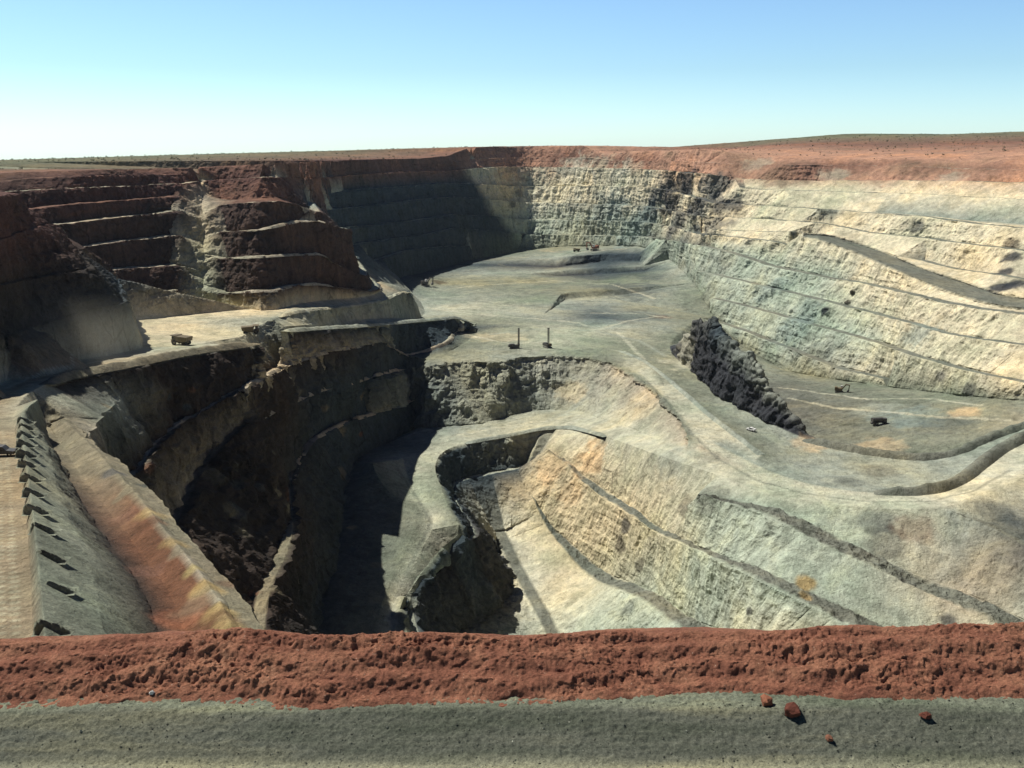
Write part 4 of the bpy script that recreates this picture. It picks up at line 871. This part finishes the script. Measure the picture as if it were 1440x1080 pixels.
m2_ = nt_.nodes.new('ShaderNodeMath'); m2_.operation = 'MULTIPLY'; m2_.inputs[1].default_value = .013; nt_.links.new(mm_.outputs[0], m2_.inputs[0]); nt_.links.new(m2_.outputs[0], pv_.inputs['Density'])
def dust_cloud(label, u, v, z, size, rz):
    me = bpy.data.meshes.new('dust'); bm_ = __import__('bmesh').new(); __import__('bmesh').ops.create_icosphere(bm_, subdivisions=3, radius=1); bm_.to_mesh(me); bm_.free(); me.materials.append(dm)
    o = bpy.data.objects.new('dust', me); C.objects.link(o); p = at_z(u, v, z); o.location = p; o.scale = size; o.rotation_euler = (0, 0, rz); prop(o, label, 'dust', 'stuff')
dust_cloud('pale dust hanging along the foot of the near left spur', 95, 480, -78, (62, 34, 20), R(60))
dust_cloud('pale dust trailing behind the haul truck', 205, 470, -92, (34, 16, 12), R(30))
hm, _, _ = volume('haze_air', HAZE, (.72, .87, 1.0), '')
hb = bpy.data.meshes.new('haze'); X0, X1, Y0, Y1, Z0, Z1 = -7200, 7200, -3300, 7300, -420, 70
hb.from_pydata([(x, y, z) for x in (X0, X1) for y in (Y0, Y1) for z in (Z0, Z1)], [], [(0, 1, 3, 2), (4, 6, 7, 5), (0, 4, 5, 1), (2, 3, 7, 6), (0, 2, 6, 4), (1, 5, 7, 3)]); hb.materials.append(hm)
ho = bpy.data.objects.new('haze', hb); C.objects.link(ho); prop(ho, 'thin pale haze lying over the whole pit', 'haze', 'stuff')
# ------------------------------------------------------------------ daylight
SUN_EL, SUN_AZ = R(54), R(33)                 # azimuth: how far the sun stands ahead of due left
sd = Vector((-math.cos(SUN_EL)*math.cos(SUN_AZ), math.cos(SUN_EL)*math.sin(SUN_AZ), math.sin(SUN_EL)))
sl = bpy.data.lights.new('sun', 'SUN'); so = bpy.data.objects.new('sun', sl); C.objects.link(so)
sl.energy = 5.0; sl.angle = R(.53); sl.color = (1, .975, .905)
so.rotation_euler = sd.to_track_quat('Z', 'Y').to_euler(); so.location = (-300, 300, 600)
sc = bpy.context.scene
w = bpy.data.worlds.new('World'); sc.world = w; w.use_nodes = True; nt = w.node_tree; nt.nodes.clear()
o_ = nt.nodes.new('ShaderNodeOutputWorld'); bg = nt.nodes.new('ShaderNodeBackground'); sk = nt.nodes.new('ShaderNodeTexSky')
sk.sky_type = 'NISHITA'; sk.sun_disc = False; sk.sun_elevation = SUN_EL; sk.sun_rotation = math.atan2(sd.x, sd.y)
sk.air_density = 1.2; sk.dust_density = .3; sk.ozone_density = 3; sk.altitude = 350
bg.inputs[1].default_value = .1
tc = nt.nodes.new('ShaderNodeTexCoord'); sx = nt.nodes.new('ShaderNodeSeparateXYZ'); nt.links.new(tc.outputs['Generated'], sx.inputs[0])
cr = nt.nodes.new('ShaderNodeValToRGB'); el = cr.color_ramp.elements
while len(el) < 5: el.new(.5)
for e, (p, c) in zip(el, [(0, (.97, 1.33, 1.75)), (.075, (.76, 1.0, 1.24)), (.14, (.76, .95, 1.18)), (.27, (.22, .30, .45)), (.6, (.07, .10, .17))]): e.position = p; e.color = (*c, 1)
mx = nt.nodes.new('ShaderNodeMix'); mx.data_type = 'RGBA'; mx.blend_type = 'MULTIPLY'; mx.inputs[0].default_value = 1
nt.links.new(sx.outputs['Z'], cr.inputs[0]); nt.links.new(sk.outputs[0], mx.inputs[6]); nt.links.new(cr.outputs[0], mx.inputs[7])
nt.links.new(mx.outputs[2], bg.inputs[0]); nt.links.new(bg.outputs[0], o_.inputs[0])
sc.view_settings.view_transform = 'Standard'; sc.view_settings.look = 'None'; sc.view_settings.exposure = .32; sc.view_settings.gamma = 1
sc.cycles.max_bounces = 5; sc.cycles.diffuse_bounces = 1; sc.cycles.volume_bounces = 0
